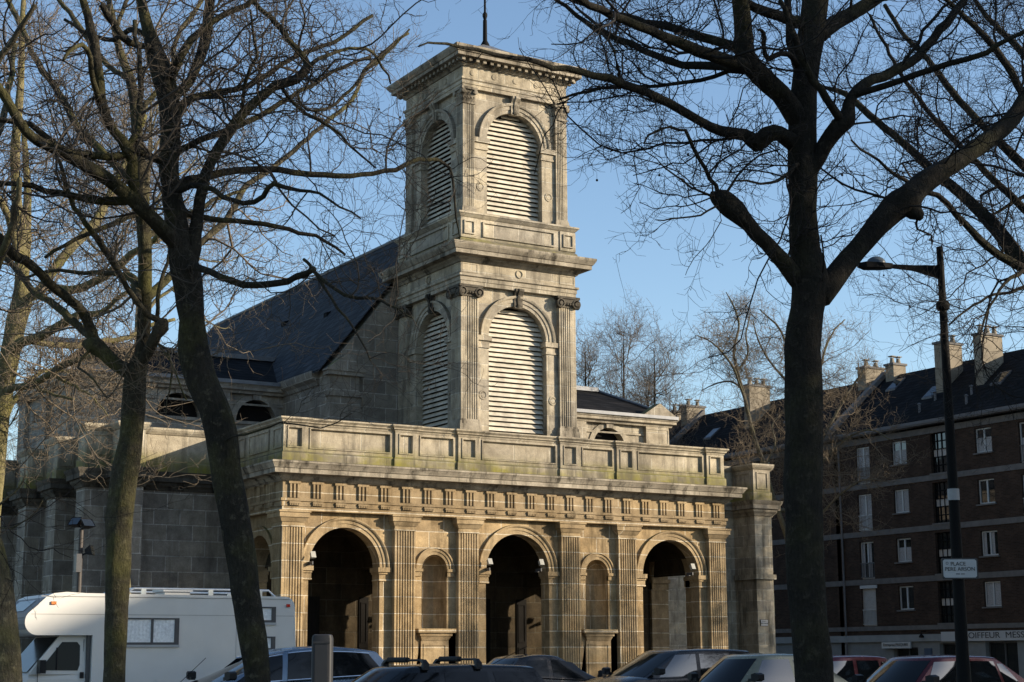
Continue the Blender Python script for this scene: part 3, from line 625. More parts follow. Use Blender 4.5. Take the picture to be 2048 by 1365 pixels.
def spotlight(x, z, lab, flip=1):
    t = thing('floodlight', lab, 'floodlight', (U0+x, V0-.02, z), 0, 'white floodlights on the porch imposts')
    m = MB(Matrix.Rotation(R(-25), 4, 'X')); m.box(-.075, .075, -.2, -.06, -.04, .17); m.box(-.095, .095, -.215, -.195, -.06, .19)
    m.build('housing', plain('lamp_cream', (.30,.29,.25), .6), t)
    m = MB(); m.box(-.02, .02, -.12, .3, -.22, -.1); m.box(-.06, .06, .14, .3, -.24, -.20); m.build('bracket', GREYMET, t)
spotlight(1.19, 5.12, 'small cream floodlight standing on the left impost of the arch nearest the camper van')
spotlight(8.74, 5.05, 'small cream floodlight on the left impost of the middle porch arch')
spotlight(11.12, 5.08, 'small cream floodlight on the right impost of the middle porch arch')
spotlight(18.66, 5.08, 'small grey lit floodlight on the right impost of the arch nearest the corner pier')

# ------------------------------------------------------------------ apartment row (facade plane x = 66, looking towards -x)
def ap_T(v0): return Matrix(((0,1,0,66.0),(-1,0,0,v0),(0,0,1,0),(0,0,0,1)))
FLOORZ = [2.95, 5.57, 8.28, 10.99]
def window_unit(T, parent, x0, x1, z0, z1, kind, rs):
    m = MB(T); y = .16
    for a, b, c, d in ((x0, x1, z0, z0+.07), (x0, x1, z1-.07, z1)): m.box(a, b, y-.05, y+.03, c, d)
    xm = (x0+x1)/2
    for a, b in ((x0, x0+.07), (x1-.07, x1), (xm-.05, xm+.05)): m.box(a, b, y-.05, y+.031, z0+.07, z1-.07)
    f = m.build('window', WHITEP, parent)
    m = MB(T)
    m.face((x0+.03,y+.0,z0),(x1-.03,y+.0,z0),(x1-.03,y+.0,z1),(x0+.03,y+.0,z1)); m.build('pane', GLASS, f)
    if kind != 'bare':
        m = MB(T); n = 12; drop = z0+.02 if kind == 'full' else z0+(z1-z0)*.02
        for p, q in ((x0+.08, xm-.06), (xm+.06, x1-.08)):
            if kind == 'half': ztop = z0+(z1-z0)*.62
            elif kind == 'side': q = p+(q-p)*.45; ztop = z1-.08
            else: ztop = z1-.08
            m.loft([[(p+(q-p)*i/n, y-.006-.003*(i % 2), zz) for i in range(n+1)] for zz in (z0+.08, ztop)], closed=False)
        m.build('curtain', CURT, f)
    return f
def apartment(v0, L, cols, lab, shops, seed, chim, sky, full=True):
    T = ap_T(v0); rs = random.Random(seed)
    root = thing('apartment_building', lab, 'apartment building', (0, 0, 0))
    m = MB(T); open_ = []
    for kd, x in cols:
        for fi in range(4):
            zf = FLOORZ[fi]
            if kd == 'w': open_.append((x, x+1.17, zf+.98, zf+2.30, kd, fi))
            elif kd == 'b': open_.append((x, x+1.15, zf+.16, zf+2.28, kd, fi))
            else: open_.append((x, x+1.35, zf+.22, zf+2.42, kd, fi))
    xs = sorted(set([0, L]+[o[0] for o in open_]+[o[1] for o in open_]))
    for a, b in zip(xs[:-1], xs[1:]):                       # brick wall cut by the window openings, reveals .17 deep
        hs = sorted((o[2], o[3]) for o in open_ if abs(o[0]-a) < 1e-6 and abs(o[1]-b) < 1e-6)
        z = 2.6
        for p, q in hs:
            m.face((a,0,z),(b,0,z),(b,0,p),(a,0,p)); z = q
            for e in ((a,a),(b,b)): m.face((e[0],0,p),(e[0],.3,p),(e[0],.3,q),(e[0],0,q))
            m.face((a,0,p),(b,0,p),(b,.3,p),(a,.3,p)); m.face((a,0,q),(b,0,q),(b,.3,q),(a,.3,q))
        m.face((a,0,z),(b,0,z),(b,0,13.5),(a,0,13.5))
    m.box(0, .3, .0, 8.9, 0, 13.5); m.box(L-.3, L-.002, .004, 8.9, 0, 13.5); m.box(0, L, 8.6, 8.9, 0, 13.5)
    m.face((0,0,13.5),(0,8.9,13.5),(0,4.45,17.9)); m.face((L,0,13.5),(L,8.9,13.5),(L,4.45,17.9))
    m.build('wall', BRICK, root)
    m = MB(T)
    for z in FLOORZ[1:]: m.box(0, L, -.05, .1, z-.15, z+.15)
    m.box(0, L, -.05, .1, 13.42, 13.75); m.box(0, L, -.06, .1, 2.84, 3.08)
    m.build('floor_band', CONC, root)
    m = MB(T); m.box(.0, L, -.45, .05, 13.88, 14.0); m.box(0, L, -.5, -.42, 13.95, 14.12); m.build('eaves_gutter', ZINC, root)
    for (x0, x1, z0, z1, kd, fi) in open_:
        if kd == 's':                                         # stair glazing: dark steel grid
            m = MB(T); m.face((x0,.22,z0),(x1,.22,z0),(x1,.22,z1),(x0,.22,z1)); s_ = m.build('stair_glazing', GLASS, root)
            m = MB(T)
            for j in range(5): x = x0+(x1-x0)*j/4; m.box(x-.025, x+.025, .17, .21, z0, z1)
            for j in range(6): z = z0+(z1-z0)*j/5; m.box(x0, x1, .165, .215, z-.025, z+.025)
            m.build('grid', IRON, s_)
            m = MB(T); m.box(x0+.06, x1-.06, .2, .218, z0+(z1-z0)*.42, z0+(z1-z0)*.6); m.build('landing_panel', BLIND, s_)
            m = MB(T); m.box(x0-.08, x1+.08, -.08, .2, z0-.1, z0); m.build('sill', CONC, root)
        else:
            if kd == 'b' and fi == 0 and rs.random() < .8:
                m = MB(T); m.box(x0-.05, x1+.15, -.06, .2, z1-.02, z1+.16); m.build('shutter_box', WHITEP, root)
                m = MB(T)
                z = z0
                while z < z1-.03: m.box(x0, x1, .1, .13, z, z+.075); z += .08
                m.build('roller_shutter', BLIND, root)
            else:
                f = window_unit(T, root, x0+.02, x1-.02, z0+.02, z1-.02, rs.choice(['full', 'half', 'side', 'bare', 'full']), rs)
            if kd == 'w':
                m = MB(T); m.box(x0-.09, x1+.09, -.1, .2, z0-.07, z0); m.build('sill', CONC, root)
            else:
                m = MB(T); m.box(x0, x1, .02, .05, z0+.88, z0+.93); m.box(x0, x1, .02, .05, z0+.08, z0+.12)
                for j in range(10): x = x0+.06+(x1-x0-.12)*j/9; m.box(x-.011, x+.011, .025, .045, z0+.12, z0+.88)
                m.build('balcony_rail', GREYMET if fi % 2 else WHITEP, root)
    # roof with ridge, chimneys, skylights and vents
    m = MB(T); m.face((0,-.44,14.02),(L,-.44,14.02),(L,4.4,18.05),(0,4.4,18.05)); m.face((0,9.2,14.02),(L,9.2,14.02),(L,4.4,18.05),(0,4.4,18.05)); m.face((0,-.44,13.98),(L,-.44,13.98),(L,9.2,13.98),(0,9.2,13.98))
    rf = m.build('roof', SLATE2, root)
    def rz(y): return 14.02+(y+.44)*.833
    m = MB(T); m.loft([[(e, -.6, 13.9), (e, 4.4, 18.1), (e, 4.4, 18.42), (e, -.6, 14.25)] for e in (-.2, .2)], caps=(True, True)); m.build('party_coping', CONC, root)
    for (x, y0, y1, zt, w, np_) in chim:
        m = MB(T); m.box(x-w, x, y0, y1, rz(y0)-.3, zt); c = m.build('chimney', PLAST, root)
        m = MB(T); m.box(x-w-.07, x+.07, y0-.08, y1+.08, zt, zt+.13); m.build('chimney_cap', CONC, c)
        for j in range(np_):
            m = MB(T); yy = y0+(j+.5)*(y1-y0)/np_; m.lathe([(.17,0),(.15,.1),(.11,.3),(.11,.34)], (x-w/2, yy, zt+.13), 10)
            for q in (0, 1, 2, 3): m.box(x-w/2-.09+.06*q*0+(.15 if q % 2 else 0), x-w/2-.06+(.15 if q % 2 else 0), yy-.09+(.15 if q > 1 else 0), yy-.06+(.15 if q > 1 else 0), zt+.46, zt+.55)
            m.box(x-w/2-.17, x-w/2+.17, yy-.17, yy+.17, zt+.55, zt+.6); m.build('chimney_pot', PLAST, c)
    for x, y, s_ in sky:
        if s_:
            m = MB(T); z = rz(y); m.loft([[(x-.4,y-.45,z-.37+.09),(x+.4,y-.45,z-.37+.09),(x+.4,y+.45,z+.375+.09),(x-.4,y+.45,z+.375+.09)],[(x-.4,y-.45,z-.45),(x+.4,y-.45,z-.45),(x+.4,y+.45,z+.3),(x-.4,y+.45,z+.3)]], caps=(True, True)); f = m.build('skylight', GREYMET, rf)
            m = MB(T); e = .105; m.face((x-.32,y-.37,z-.308+e),(x+.32,y-.37,z-.308+e),(x+.32,y+.37,z+.308+e),(x-.32,y+.37,z+.308+e)); m.build('roof_pane', GLASS, f).parent = rf
        else:
            m = MB(T); z = rz(y); m.tube([(x, y, z-.1), (x, y, z+.42)], .07, 8); m.lathe([(.12,.42),(.12,.46),(0,.52)], (x, y, z), 8); m.build('vent_pipe', ZINC, rf)
    m = MB(T); m.tube([(.55, -.38, 13.9), (.55, -.08, 13.6), (.55, -.08, .2)], .055, 8); m.build('downpipe', ZINC, root)
    # ground floor: rendered shop fronts
    m = MB(T); dz = 2.2; xs = sorted(set([0, L]+[e for s in shops for e in s[:2]]))
    for a, b in zip(xs[:-1], xs[1:]):
        hit = [s for s in shops if s[0] <= a+1e-6 and s[1] >= b-1e-6]
        if hit: m.face((a,0,hit[0][2]),(b,0,hit[0][2]),(b,0,2.6),(a,0,2.6)); h = hit[0][2]; m.face((a,0,0),(a,.4,0),(a,.4,h),(a,0,h)); m.face((b,0,0),(b,.4,0),(b,.4,h),(b,0,h)); m.face((a,0,h),(b,0,h),(b,.4,h),(a,.4,h)); 
        else: m.face((a,0,0),(b,0,0),(b,0,2.6),(a,0,2.6))
    g = m.build('ground_floor_wall', plain('render_grey', (.17,.18,.18), .85, scale=1.5, var=.15), root)
    m = MB(T); m.box(0, L, -.14, .004, 2.22, 2.58); m.build('fascia', plain('render_pale', (.22,.235,.235), .85, scale=2, var=.12), root)
    for a, b, h in shops:
        m = MB(T); m.face((a,.36,0),(b,.36,0),(b,.36,h),(a,.36,h)); s_ = m.build('shop_window', GLASS, root)
        m = MB(T)
        n = max(1, round((b-a)/1.1))
        for j in range(n+1): x = a+(b-a)*j/n; m.box(max(a, x-.04), min(b, x+.04), .28, .34, 0, h)
        m.box(a, b, .29, .335, .35, .43); m.box(a, b, .29, .335, h-.08, h-.004); m.build('shop_frame', GREYMET, s_)
    return root, T
colsA = [('b', 1.87), ('w', 4.8), ('s', 7.8), ('w', 11.05), ('b', 14.05)]
aptA, TA = apartment(73.0, 18.0, colsA, 'brick apartment block with the hairdresser, nearest the lamp post on the right', [(4.2, 6.1, 1.9), (7.7, 8.9, 2.1), (10.95, 13.1, 2.15), (14.5, 16.8, 2.1)], 5,
    [(10.15, 1.9, 3.55, 18.75, .58, 3), (7.2, 1.9, 3.5, 18.75, .58, 2), (1.7-.4, 3.9, 4.9, 18.6, .7, 2)], [(1.9, 3.4, 1), (6.2, 2.0, 1), (11.2, 2.1, 1), (6.65, .5, 0), (10.15, .5, 0), (9.85, 1.25, 0), (7.1, 1.3, 0), (14, 1.5, 0)])
rotS = (math.pi/2, 0, -math.pi/2)                          # lettering upright, facing the square
m = MB(TA); m.box(8.05, 16.2, -.2, -.14, 2.20, 2.70); sg = thing('shop_sign', 'long white hairdresser sign board with black capitals above the shop window', 'shop sign', (0,0,0)); m.build('board', ENAMEL, sg)
text('COIFFEUR', .44, INK, sg, (65.79, 73-10.88, 2.47), rotS, width=2.58); text('MESSIEURS', .44, INK, sg, (65.79, 73-13.9, 2.47), rotS, width=2.7)
m = MB(TA); m.box(3.55, 5.75, -.24, -.145, 1.86, 2.2); sg2 = thing('shop_sign', 'small grey sign board of a firm with thin dark lettering over a dark doorway', 'shop sign', (0,0,0)); m.build('board', plain('board_grey', (.42,.43,.42), .6), sg2)
text('Entreprise PASQUIER', .22, INK, sg2, (65.75, 73-4.65, 2.05), rotS, width=1.9)
m = MB(TA); m.box(6.6, 7.15, -.05, .0, 1.2, 1.85); m.box(6.66, 7.09, -.06, -.05, 1.26, 1.79); bx = m.build('notice_board', plain('notice_blue', (.03,.05,.09), .4), None); tag(bx, 'dark blue notice board on the pale shop wall between the two doorways', 'notice board')
m = MB(TA); m.lathe([(.02,0),(.13,-.12),(.14,-.2),(0,-.22)], (6.75, -.35, 2.62), 10); m.tube([(6.75, 0, 2.75), (6.75, -.35, 2.75), (6.75, -.35, 2.6)], .025, 6); wl = m.build('wall_lamp', IRON, None); tag(wl, 'small black wall lamp above the blue notice board', 'wall lamp')
apartment(91.0, 18.0, [('b', 1.9), ('w', 4.8), ('s', 7.8), ('w', 11.05), ('b', 14.9)], 'brick apartment block partly hidden behind the thick dark trunk, beyond the sloping party wall', [(3, 6, 2.1), (9.5, 12, 2.1)], 9,
    [(8.2, 1.9, 3.6, 18.75, .6, 3), (17.2, 3.6, 5.2, 18.7, .7, 2), (16.2, 4.6, 5.2, 18.55, .5, 1)], [(12, 2.2, 1), (4, 2, 1)])
apartment(109.0, 18.0, [('b', 1.9), ('w', 4.8), ('s', 7.8), ('w', 11.05), ('b', 14.9)], 'far brick apartment block with clustered chimneys right behind the church corner', [(3, 6, 2.1)], 12,
    [(17.2, 3.6, 5.2, 18.7, .7, 2), (15.2, 4.0, 5.0, 18.6, .6, 2), (12.8, 3.6, 4.8, 18.5, .6, 2), (8.2, 1.9, 3.6, 18.75, .6, 3)], [(12, 2.2, 1)])
# unseen houses added on the right, sized and placed to shade the square's front
def shade_block(x0, x1, y0, y1, h, lab):
    r = thing('shade_house', lab, 'house', ((x0+x1)/2, (y0+y1)/2, 0)); hx, hy = (x1-x0)/2, (y1-y0)/2
    m = MB(); m.box(-hx, hx, -hy, hy, 0, h-3.2); w = m.build('wall', BRICK, r)
    m = MB(); m.loft([[(-hx-.3,-hy-.3,h-3.2),(hx+.3,-hy-.3,h-3.2),(hx+.3,hy+.3,h-3.2),(-hx-.3,hy+.3,h-3.2)],[(-hx*.3,-hy+.1,h),(hx*.3,-hy+.1,h),(hx*.3,hy-.1,h),(-hx*.3,hy-.1,h)]], caps=(True, True)); m.build('roof', SLATE2, r)
    n = int((y1-y0)/3.2)
    for i in range(n):
        for z in (3.6, 6.4, 9.2, 12.0, 14.8, 17.6):
            if z < h-4.6:
                y = -hy+(i+.5)*2*hy/n; m = MB(); m.box(-hx-.03, -hx+.05, y-.55, y+.55, z, z+1.4); f = m.build('window', WHITEP, r)
                m = MB(); m.box(-hx-.04, -hx-.02, y-.47, y-.04, z+.08, z+1.32); m.box(-hx-.04, -hx-.02, y+.04, y+.47, z+.08, z+1.32); m.build('pane', GLASS, f)
shade_block(62, 74, -70, -9.0, 25.0, 'unseen brick house row with steep slate roof, added to shade the front of the square')

# ------------------------------------------------------------------ vehicles (local x: 0 at the nose towards the tail, z up)
def lerp(a, b, t): return a+(b-a)*t
def wheel(parent, x, y, r=.31, w=.2):
    sgn = 1 if y > 0 else -1
    m = MB(); m.lathe([(r*.62,-w/2),(r*.95,-w/2),(r,-w*.38),(r,w*.38),(r*.95,w/2),(r*.62,w/2)], (x, y, r), 24, 'y'); wh = m.build('wheel', TYRE, parent, .6)
    m = MB(); m.lathe([(r*.64,sgn*w*.42),(r*.6,sgn*w*.46),(r*.5,sgn*w*.40),(r*.2,sgn*w*.44),(0,sgn*w*.46)], (x, y, r), 20, 'y'); m.build('rim', GREYMET, wh, .6)
def car(name, lab, loc, flip, P, colr, metal=.4, extras=None):
    root = thing(name, lab, 'car', loc, math.pi if flip else 0); L, wb, wr, zr = P['L'], P['w'], P.get('wr', P['w']*.74), P['zr']
    pt = paint('car_paint', colr, metal)
    b0, b1 = P['belt']
    def zb(x): return lerp(b0, b1, min(1, max(0, (x-P['ws'][0])/(P['rg'][0]-P['ws'][0]))))
    top = P['top']                                          # list of x, z along the bonnet, belt and tail
    def ztop(x):
        for (xa, za), (xc, zc) in zip(top[:-1], top[1:]):
            if xa <= x <= xc: return lerp(za, zc, (x-xa)/(xc-xa))
        return top[-1][1]
    m = MB(); loops = []
    xs = [0, .03, .12, .3, .6]+[L*k/14 for k in range(2, 13)]+[L-.6, L-.3, L-.12, L-.03, L]
    for x in sorted(set(xs)):
        e = min(x, L-x); q = 1-.35*max(0, 1-e/.55)**2.2; w = wb*q; zt = ztop(x); zlo = .22+.12*max(0, 1-e/.5)
        zt2 = zt-.10*max(0, 1-e/.12)
        pr = [(.86, zlo), (.97, zlo+.12), (1, .5), (1, .62), (.985, zt2-.14), (.955, zt2-.04), (.88, zt2-.004), (.5, zt2+.03), (0, zt2+.04)]
        loops.append([(x, w*f, z) for f, z in pr]+[(x, -w*f, z) for f, z in pr[-2::-1]])
    m.loft(loops, True, (True, True)); body = m.build('body', pt, root, .7)
    xf0, xf1 = P['ws']; xr0, xr1 = P['rg']; arch = P.get('arch', .06); xm = (xf1+xr1)/2; hl = (xr1-xf1)/2+.4
    cf, cr = .24, .10                                       # how far the screens bow in plan
    def roofz(x): return zr-arch*((x-xm)/hl)**2
    def zat(x, t): a = zb(x)-.03; return a+t*(roofz(x)-a)
    def wat(t): return lerp(wb*.93, wr, t**1.15)
    def xfr(t): return lerp(xf0, xf1, t)-.10*t*(1-t)
    def xre(t): return lerp(xr0, xr1, t)+.10*t*(1-t)
    def side(x, t, s, o=0):
        a, b = xfr(t)+cf, xre(t)-cr; u = max(-1, min(1, 2*(x-(a+b)/2)/(b-a))); return (x, s*(wat(t)*(1-.05*u**4)+o), zat(x, t))
    def front(q, t, o=0): x = xfr(t)+cf*(abs(q)**2.2)-o; return (x, q*wat(t)*.95, zat(x, t)+o*.5)
    def rear(q, t, o=0): x = xre(t)-cr*(abs(q)**2.2)+o; return (x, q*wat(t)*.95, zat(x, t)+o*.5)
    def loop(t):
        l = [front(q, t) for q in (-.9, -.6, -.3, 0, .3, .6, .9)]
        a, b = xfr(t)+cf, xre(t)-cr
        l += [side(lerp(a, b, k/9), t, 1) for k in range(10)]+[rear(q, t) for q in (.9, .5, 0, -.5, -.9)]+[side(lerp(b, a, k/9), t, -1) for k in range(10)]
        return l
    m = MB(); ls = [loop(t) for t in (0, .15, .35, .55, .75, .88, .96, 1)]
    l1 = ls[-1]; cx = sum(p[0] for p in l1)/len(l1)
    for f, dz in ((.03, .014), (.09, .026), (.25, .038), (.5, .045), (.8, .048)): ls.append([(cx+(p[0]-cx)*(1-f), p[1]*(1-f), p[2]+dz) for p in l1])
    m.loft(ls, True, (False, True)); m.build('cabin', pt, root, .8)
    def patch(fn, qa, qb, ta, tb, nq=8, nt_=5):
        m = MB(); m.loft([[fn(lerp(qa(t), qb(t), k/nq), t) for k in range(nq+1)] for t in [lerp(ta, tb, i/nt_) for i in range(nt_+1)]], closed=False); return m
    m = patch(lambda q, t: front(q, t, .006), lambda t: -.9, lambda t: .9, .06, .93); gl = P.get('glass') or GLASSB; m.build('windscreen', GLASST, root, .8)
    m = patch(lambda q, t: rear(q, t, .006), lambda t: -.86, lambda t: .86, .12, .92); m.build('rear_window', gl, root, .8)
    for s_ in (-1, 1):
        for (a0, a1, t0, t1) in P['side']:                  # pane edges: a0/a1 = (bottom x, top x) front and back
            m = patch(lambda x, t: side(x, t, s_, .006), lambda t: lerp(a0[0], a0[1], t), lambda t: lerp(a1[0], a1[1], t), t0, t1); m.build('side_window', gl, root, .8)
            if P.get('chrome'):
                x0, x1 = a0, a1; pts = [side(lerp(lerp(a0[0], a0[1], t1), lerp(a1[0], a1[1], t1), k/10), t1+.03, s_, .008) for k in range(11)]
                m = MB(); m.tube(pts, .012, 6); m.tube([side(lerp(lerp(a0[0], a0[1], t0), lerp(a1[0], a1[1], t0), k/6), t0-.02, s_, .008) for k in range(7)], .012, 6); m.build('window_trim', CHROME, root, .8)
        for dx in P['doors']:
            m = MB(); z = zb(dx)-.16; m.box(dx-.1, dx+.12, s_*wb-.012 if s_ > 0 else -wb-.035, s_*wb+.035 if s_ > 0 else -wb+.012, z-.018, z+.022); m.build('door_handle', pt if not P.get('chrome') else CHROME, root)
            m = MB(); xx = dx+.22; y = s_*(wb*.985); m.tube([(xx, s_*wb*1.001, .35), (xx, s_*wb*1.002, .6), (xx, y+.004*s_, zb(xx)-.15)], .006, 5); m.build('door_gap', BLACK, root)
        mx = xfr(.1)+cf+.08; z = zb(mx)+.05; y = s_*(wb+.02)
        m = MB(); m.loft([[(mx+.0+.11*a, y+s_*(.02+.17*b), z+.085+.075*c) for a, b, c in ((-.4,0,-.7),(-.2,.5,-1),(-.1,1,-.6),(-.1,1,.6),(-.2,.5,1),(-.4,0,.7))], [(mx+.12, y+s_*(.02+.18*b), z+.085+.08*c) for b, c in ((0,-.7),(.5,-1),(1,-.6),(1,.6),(.5,1),(0,.7))]], True, (True, True)); m.box(mx-.02, mx+.06, min(y-s_*.1, y+s_*.04), max(y-s_*.1, y+s_*.04), z+.0, z+.06)
        m.build('mirror', P.get('mirror') or STEEL, root, .8)
        m = MB(); m.loft([[(.04, s_*wb*.40, ztop(.1)-.2), (.03, s_*wb*.40, ztop(.1)-.05), (.24, s_*wb*.84, ztop(.25)-.04), (.30, s_*wb*.90, ztop(.25)-.14), (.2, s_*wb*.84, ztop(.1)-.22)], [(-.01, s_*wb*.42, ztop(.1)-.2), (-.012, s_*wb*.42, ztop(.1)-.07), (.15, s_*wb*.84, ztop(.25)-.06), (.22, s_*wb*.92, ztop(.25)-.15), (.12, s_*wb*.84, ztop(.1)-.21)]], True, (True, True)); m.build('headlight', CLEARL, root)
        tz = P.get('tail', b1-.2); m = MB(); tx = P.get('tailx', L)
        if tx < L: m.loft([[side(tx-.02, .25, s_, .012), side(tx+.16, .25, s_, .012), side(tx+.10, .7, s_, .014), side(tx-.06, .7, s_, .014)], [side(tx-.02, .25, s_, -.03), side(tx+.16, .25, s_, -.03), side(tx+.10, .7, s_, -.03), side(tx-.06, .7, s_, -.03)]], True, (True, True))
        else: m.box(L-.16, L+.005, min(s_*wb*.6, s_*wb*.86), max(s_*wb*.6, s_*wb*.86), tz-.1, tz+.1)
        m.build('tail_light', REDL, root)
    m = MB(); m.box(-.05, .2, -wb*.8, wb*.8, .3, .48); m.build('front_bumper', STEEL, root); m = MB(); m.box(L-.2, L+.05, -wb*.8, wb*.8, .3, .5); m.build('rear_bumper', STEEL, root)
    for x in (P.get('axle', (.78, L-.82))):
        for s_ in (-1, 1): wheel(root, x, s_*(wb-.09))
    if extras: extras(root, side, roofz, wat, xfr)
    return root
def bars(root, side, roofz, wat, xfr):
    for x in (2.15, 3.0):
        m = MB(); z = roofz(x)+.03; w = wat(1)
        for s_ in (-1, 1): m.loft([[(x+a*.05, s_*(w+.03+b*.03), z-.06) for a, b in ((-1,-1),(1,-1),(1,1),(-1,1))], [(x+a*.045, s_*(w+.02+b*.03), z+.03) for a, b in ((-1,-1),(1,-1),(1,1),(-1,1))], [(x+a*.03, s_*(w-.06+b*.05), z+.085) for a, b in ((-1,-1),(1,-1),(1,1),(-1,1))]], True, (True, True))
        m.tube([(x, -w+.05, z+.075), (x, w-.05, z+.075)], .016, 8); b = m.build('roof_bar', STEEL, root, .8)
        m = MB(); m.tube([(x, -.08, z+.08), (x, w-.1, z+.08)], .04, 10); m.build('bar_pad', plain('foam_dark', (.02,.02,.021), .8, spec=.2), b, .8)
    m = MB(); m.tube([(3.6, 0, roofz(3.6)+.04), (4.2, 0, roofz(3.6)+.3)], .005, 5); m.build('aerial', IRON, root)
def aerial(x, y, dx, h):
    def f(root, side, roofz, wat, xfr):
        m = MB(); z = side(x, 0, 1)[2]; m.lathe([(.03,0),(.02,.03),(0,.04)], (x, y, z), 8); m.tube([(x, y, z), (x+dx, y, z+h)], .006, 5); m.build('aerial', IRON, root)
    return f
car('parked_car', 'silver blue family car with bright arched window trim, parked before the white camper van', (9.75, 28.88, 0), False,
    dict(L=4.85, w=.88, wr=.70, zr=1.68, ws=(.75, 2.2), rg=(4.72, 4.35), belt=(1.05, 1.24), top=[(0,.68),(.15,.82),(.75,1.03),(4.6,1.2),(4.85,1.0)], arch=.16, chrome=True, glass=GLASST,
         side=[((1.35, 2.10), (2.30, 2.36), .05, .88), ((2.40, 2.46), (3.22, 3.22), .05, .90), ((3.30, 3.30), (4.42, 4.02), .05, .86)], doors=(2.2, 3.2), tail=1.05, mirror=None), (.13, .175, .23), .55, aerial(.72, .3, .55, .5))
car('parked_car', 'black estate car with two padded roof bars, nearest the dark square post', (8.9, 21.35, 0), False,
    dict(L=4.4, w=.84, wr=.60, zr=1.37, ws=(.98, 1.72), rg=(4.32, 4.05), belt=(.90, .95), top=[(0,.62),(.12,.72),(.98,.90),(4.3,.95),(4.4,.8)], arch=.04, glass=GLASST,
         side=[((1.42, 1.90), (2.33, 2.36), .06, .86), ((2.42, 2.45), (3.18, 3.12), .06, .86), ((3.30, 3.22), (4.10, 3.92), .06, .86)], doors=(2.2, 3.05), tail=.85), (.006, .007, .008), .1, bars)
car('parked_car', 'dark grey hatchback facing right, red tail light showing above the black estate', (23.25, 33.35, 0), True,
    dict(L=4.05, w=.84, wr=.62, zr=1.52, ws=(.85, 2.05), rg=(3.98, 3.45), belt=(.96, 1.12), top=[(0,.6),(.12,.72),(.85,.94),(3.9,1.1),(4.05,.9)], arch=.16, glass=GLASST,
         side=[((1.35, 2.02), (2.55, 2.55), .06, .86), ((2.68, 2.66), (3.35, 3.15), .08, .82)], doors=(2.45,), tail=1.1, tailx=3.62), (.018, .018, .02), .35, None)
car('parked_car', 'dark people carrier with a sloping bonnet, parked before the open right-hand arch', (19.6, 29.9, 0), False,
    dict(L=4.55, w=.89, wr=.70, zr=1.62, ws=(.95, 2.0), rg=(4.45, 4.2), belt=(1.05, 1.12), top=[(0,.68),(.12,.84),(.95,1.05),(4.4,1.12),(4.55,.9)], arch=.05,
         side=[((1.5, 2.14), (2.55, 2.58), .06, .88), ((2.65, 2.68), (3.5, 3.5), .06, .88), ((3.6, 3.6), (4.28, 4.12), .06, .88)], doors=(2.45, 3.4), tail=.95), (.014, .014, .016), .3, None)
car('parked_car', 'pale champagne saloon car half hidden behind the thick dark trunk', (18.15, 24.85, 0), False,
    dict(L=4.4, w=.85, wr=.61, zr=1.50, ws=(.98, 1.62), rg=(3.9, 3.1), belt=(.98, 1.02), top=[(0,.62),(.12,.75),(.98,.97),(3.8,1.0),(4.4,.92)], arch=.05,
         side=[((1.45, 1.86), (2.45, 2.42), .06, .88), ((2.55, 2.52), (3.4, 3.05), .06, .86)], doors=(2.35, 3.25), tail=.85), (.24, .225, .155), .4, None)
car('parked_car', 'small maroon hatchback behind the red liftback, its tail turned to the shops', (21.55, 26.85, 0), False,
    dict(L=3.95, w=.79, wr=.62, zr=1.46, ws=(.98, 1.80), rg=(3.90, 3.5), belt=(.92, .95), top=[(0,.6),(.12,.72),(.98,.91),(3.8,.95),(3.95,.85)], arch=.04,
         side=[((1.42, 1.98), (2.42, 2.44), .06, .88), ((2.52, 2.54), (3.2, 3.13), .06, .88), ((3.28, 3.21), (3.65, 3.34), .08, .84)], doors=(2.25, 2.95), tail=.85), (.13, .022, .026), .3, None)
car('parked_car', 'dark red liftback car in the front row by the lamp post', (20.05, 22.35, 0), False,
    dict(L=4.45, w=.82, wr=.63, zr=1.45, ws=(.95, 1.62), rg=(4.2, 3.4), belt=(.94, .98), top=[(0,.6),(.12,.72),(.95,.93),(4.0,.98),(4.45,.93)], arch=.04,
         side=[((1.4, 1.80), (2.45, 2.45), .06, .88), ((2.53, 2.53), (3.3, 3.2), .06, .88), ((3.38, 3.26), (3.8, 3.36), .06, .80)], doors=(2.2, 2.95), tail=.85), (.10, .012, .014), .3, aerial(1.75, 0, .1, .02))

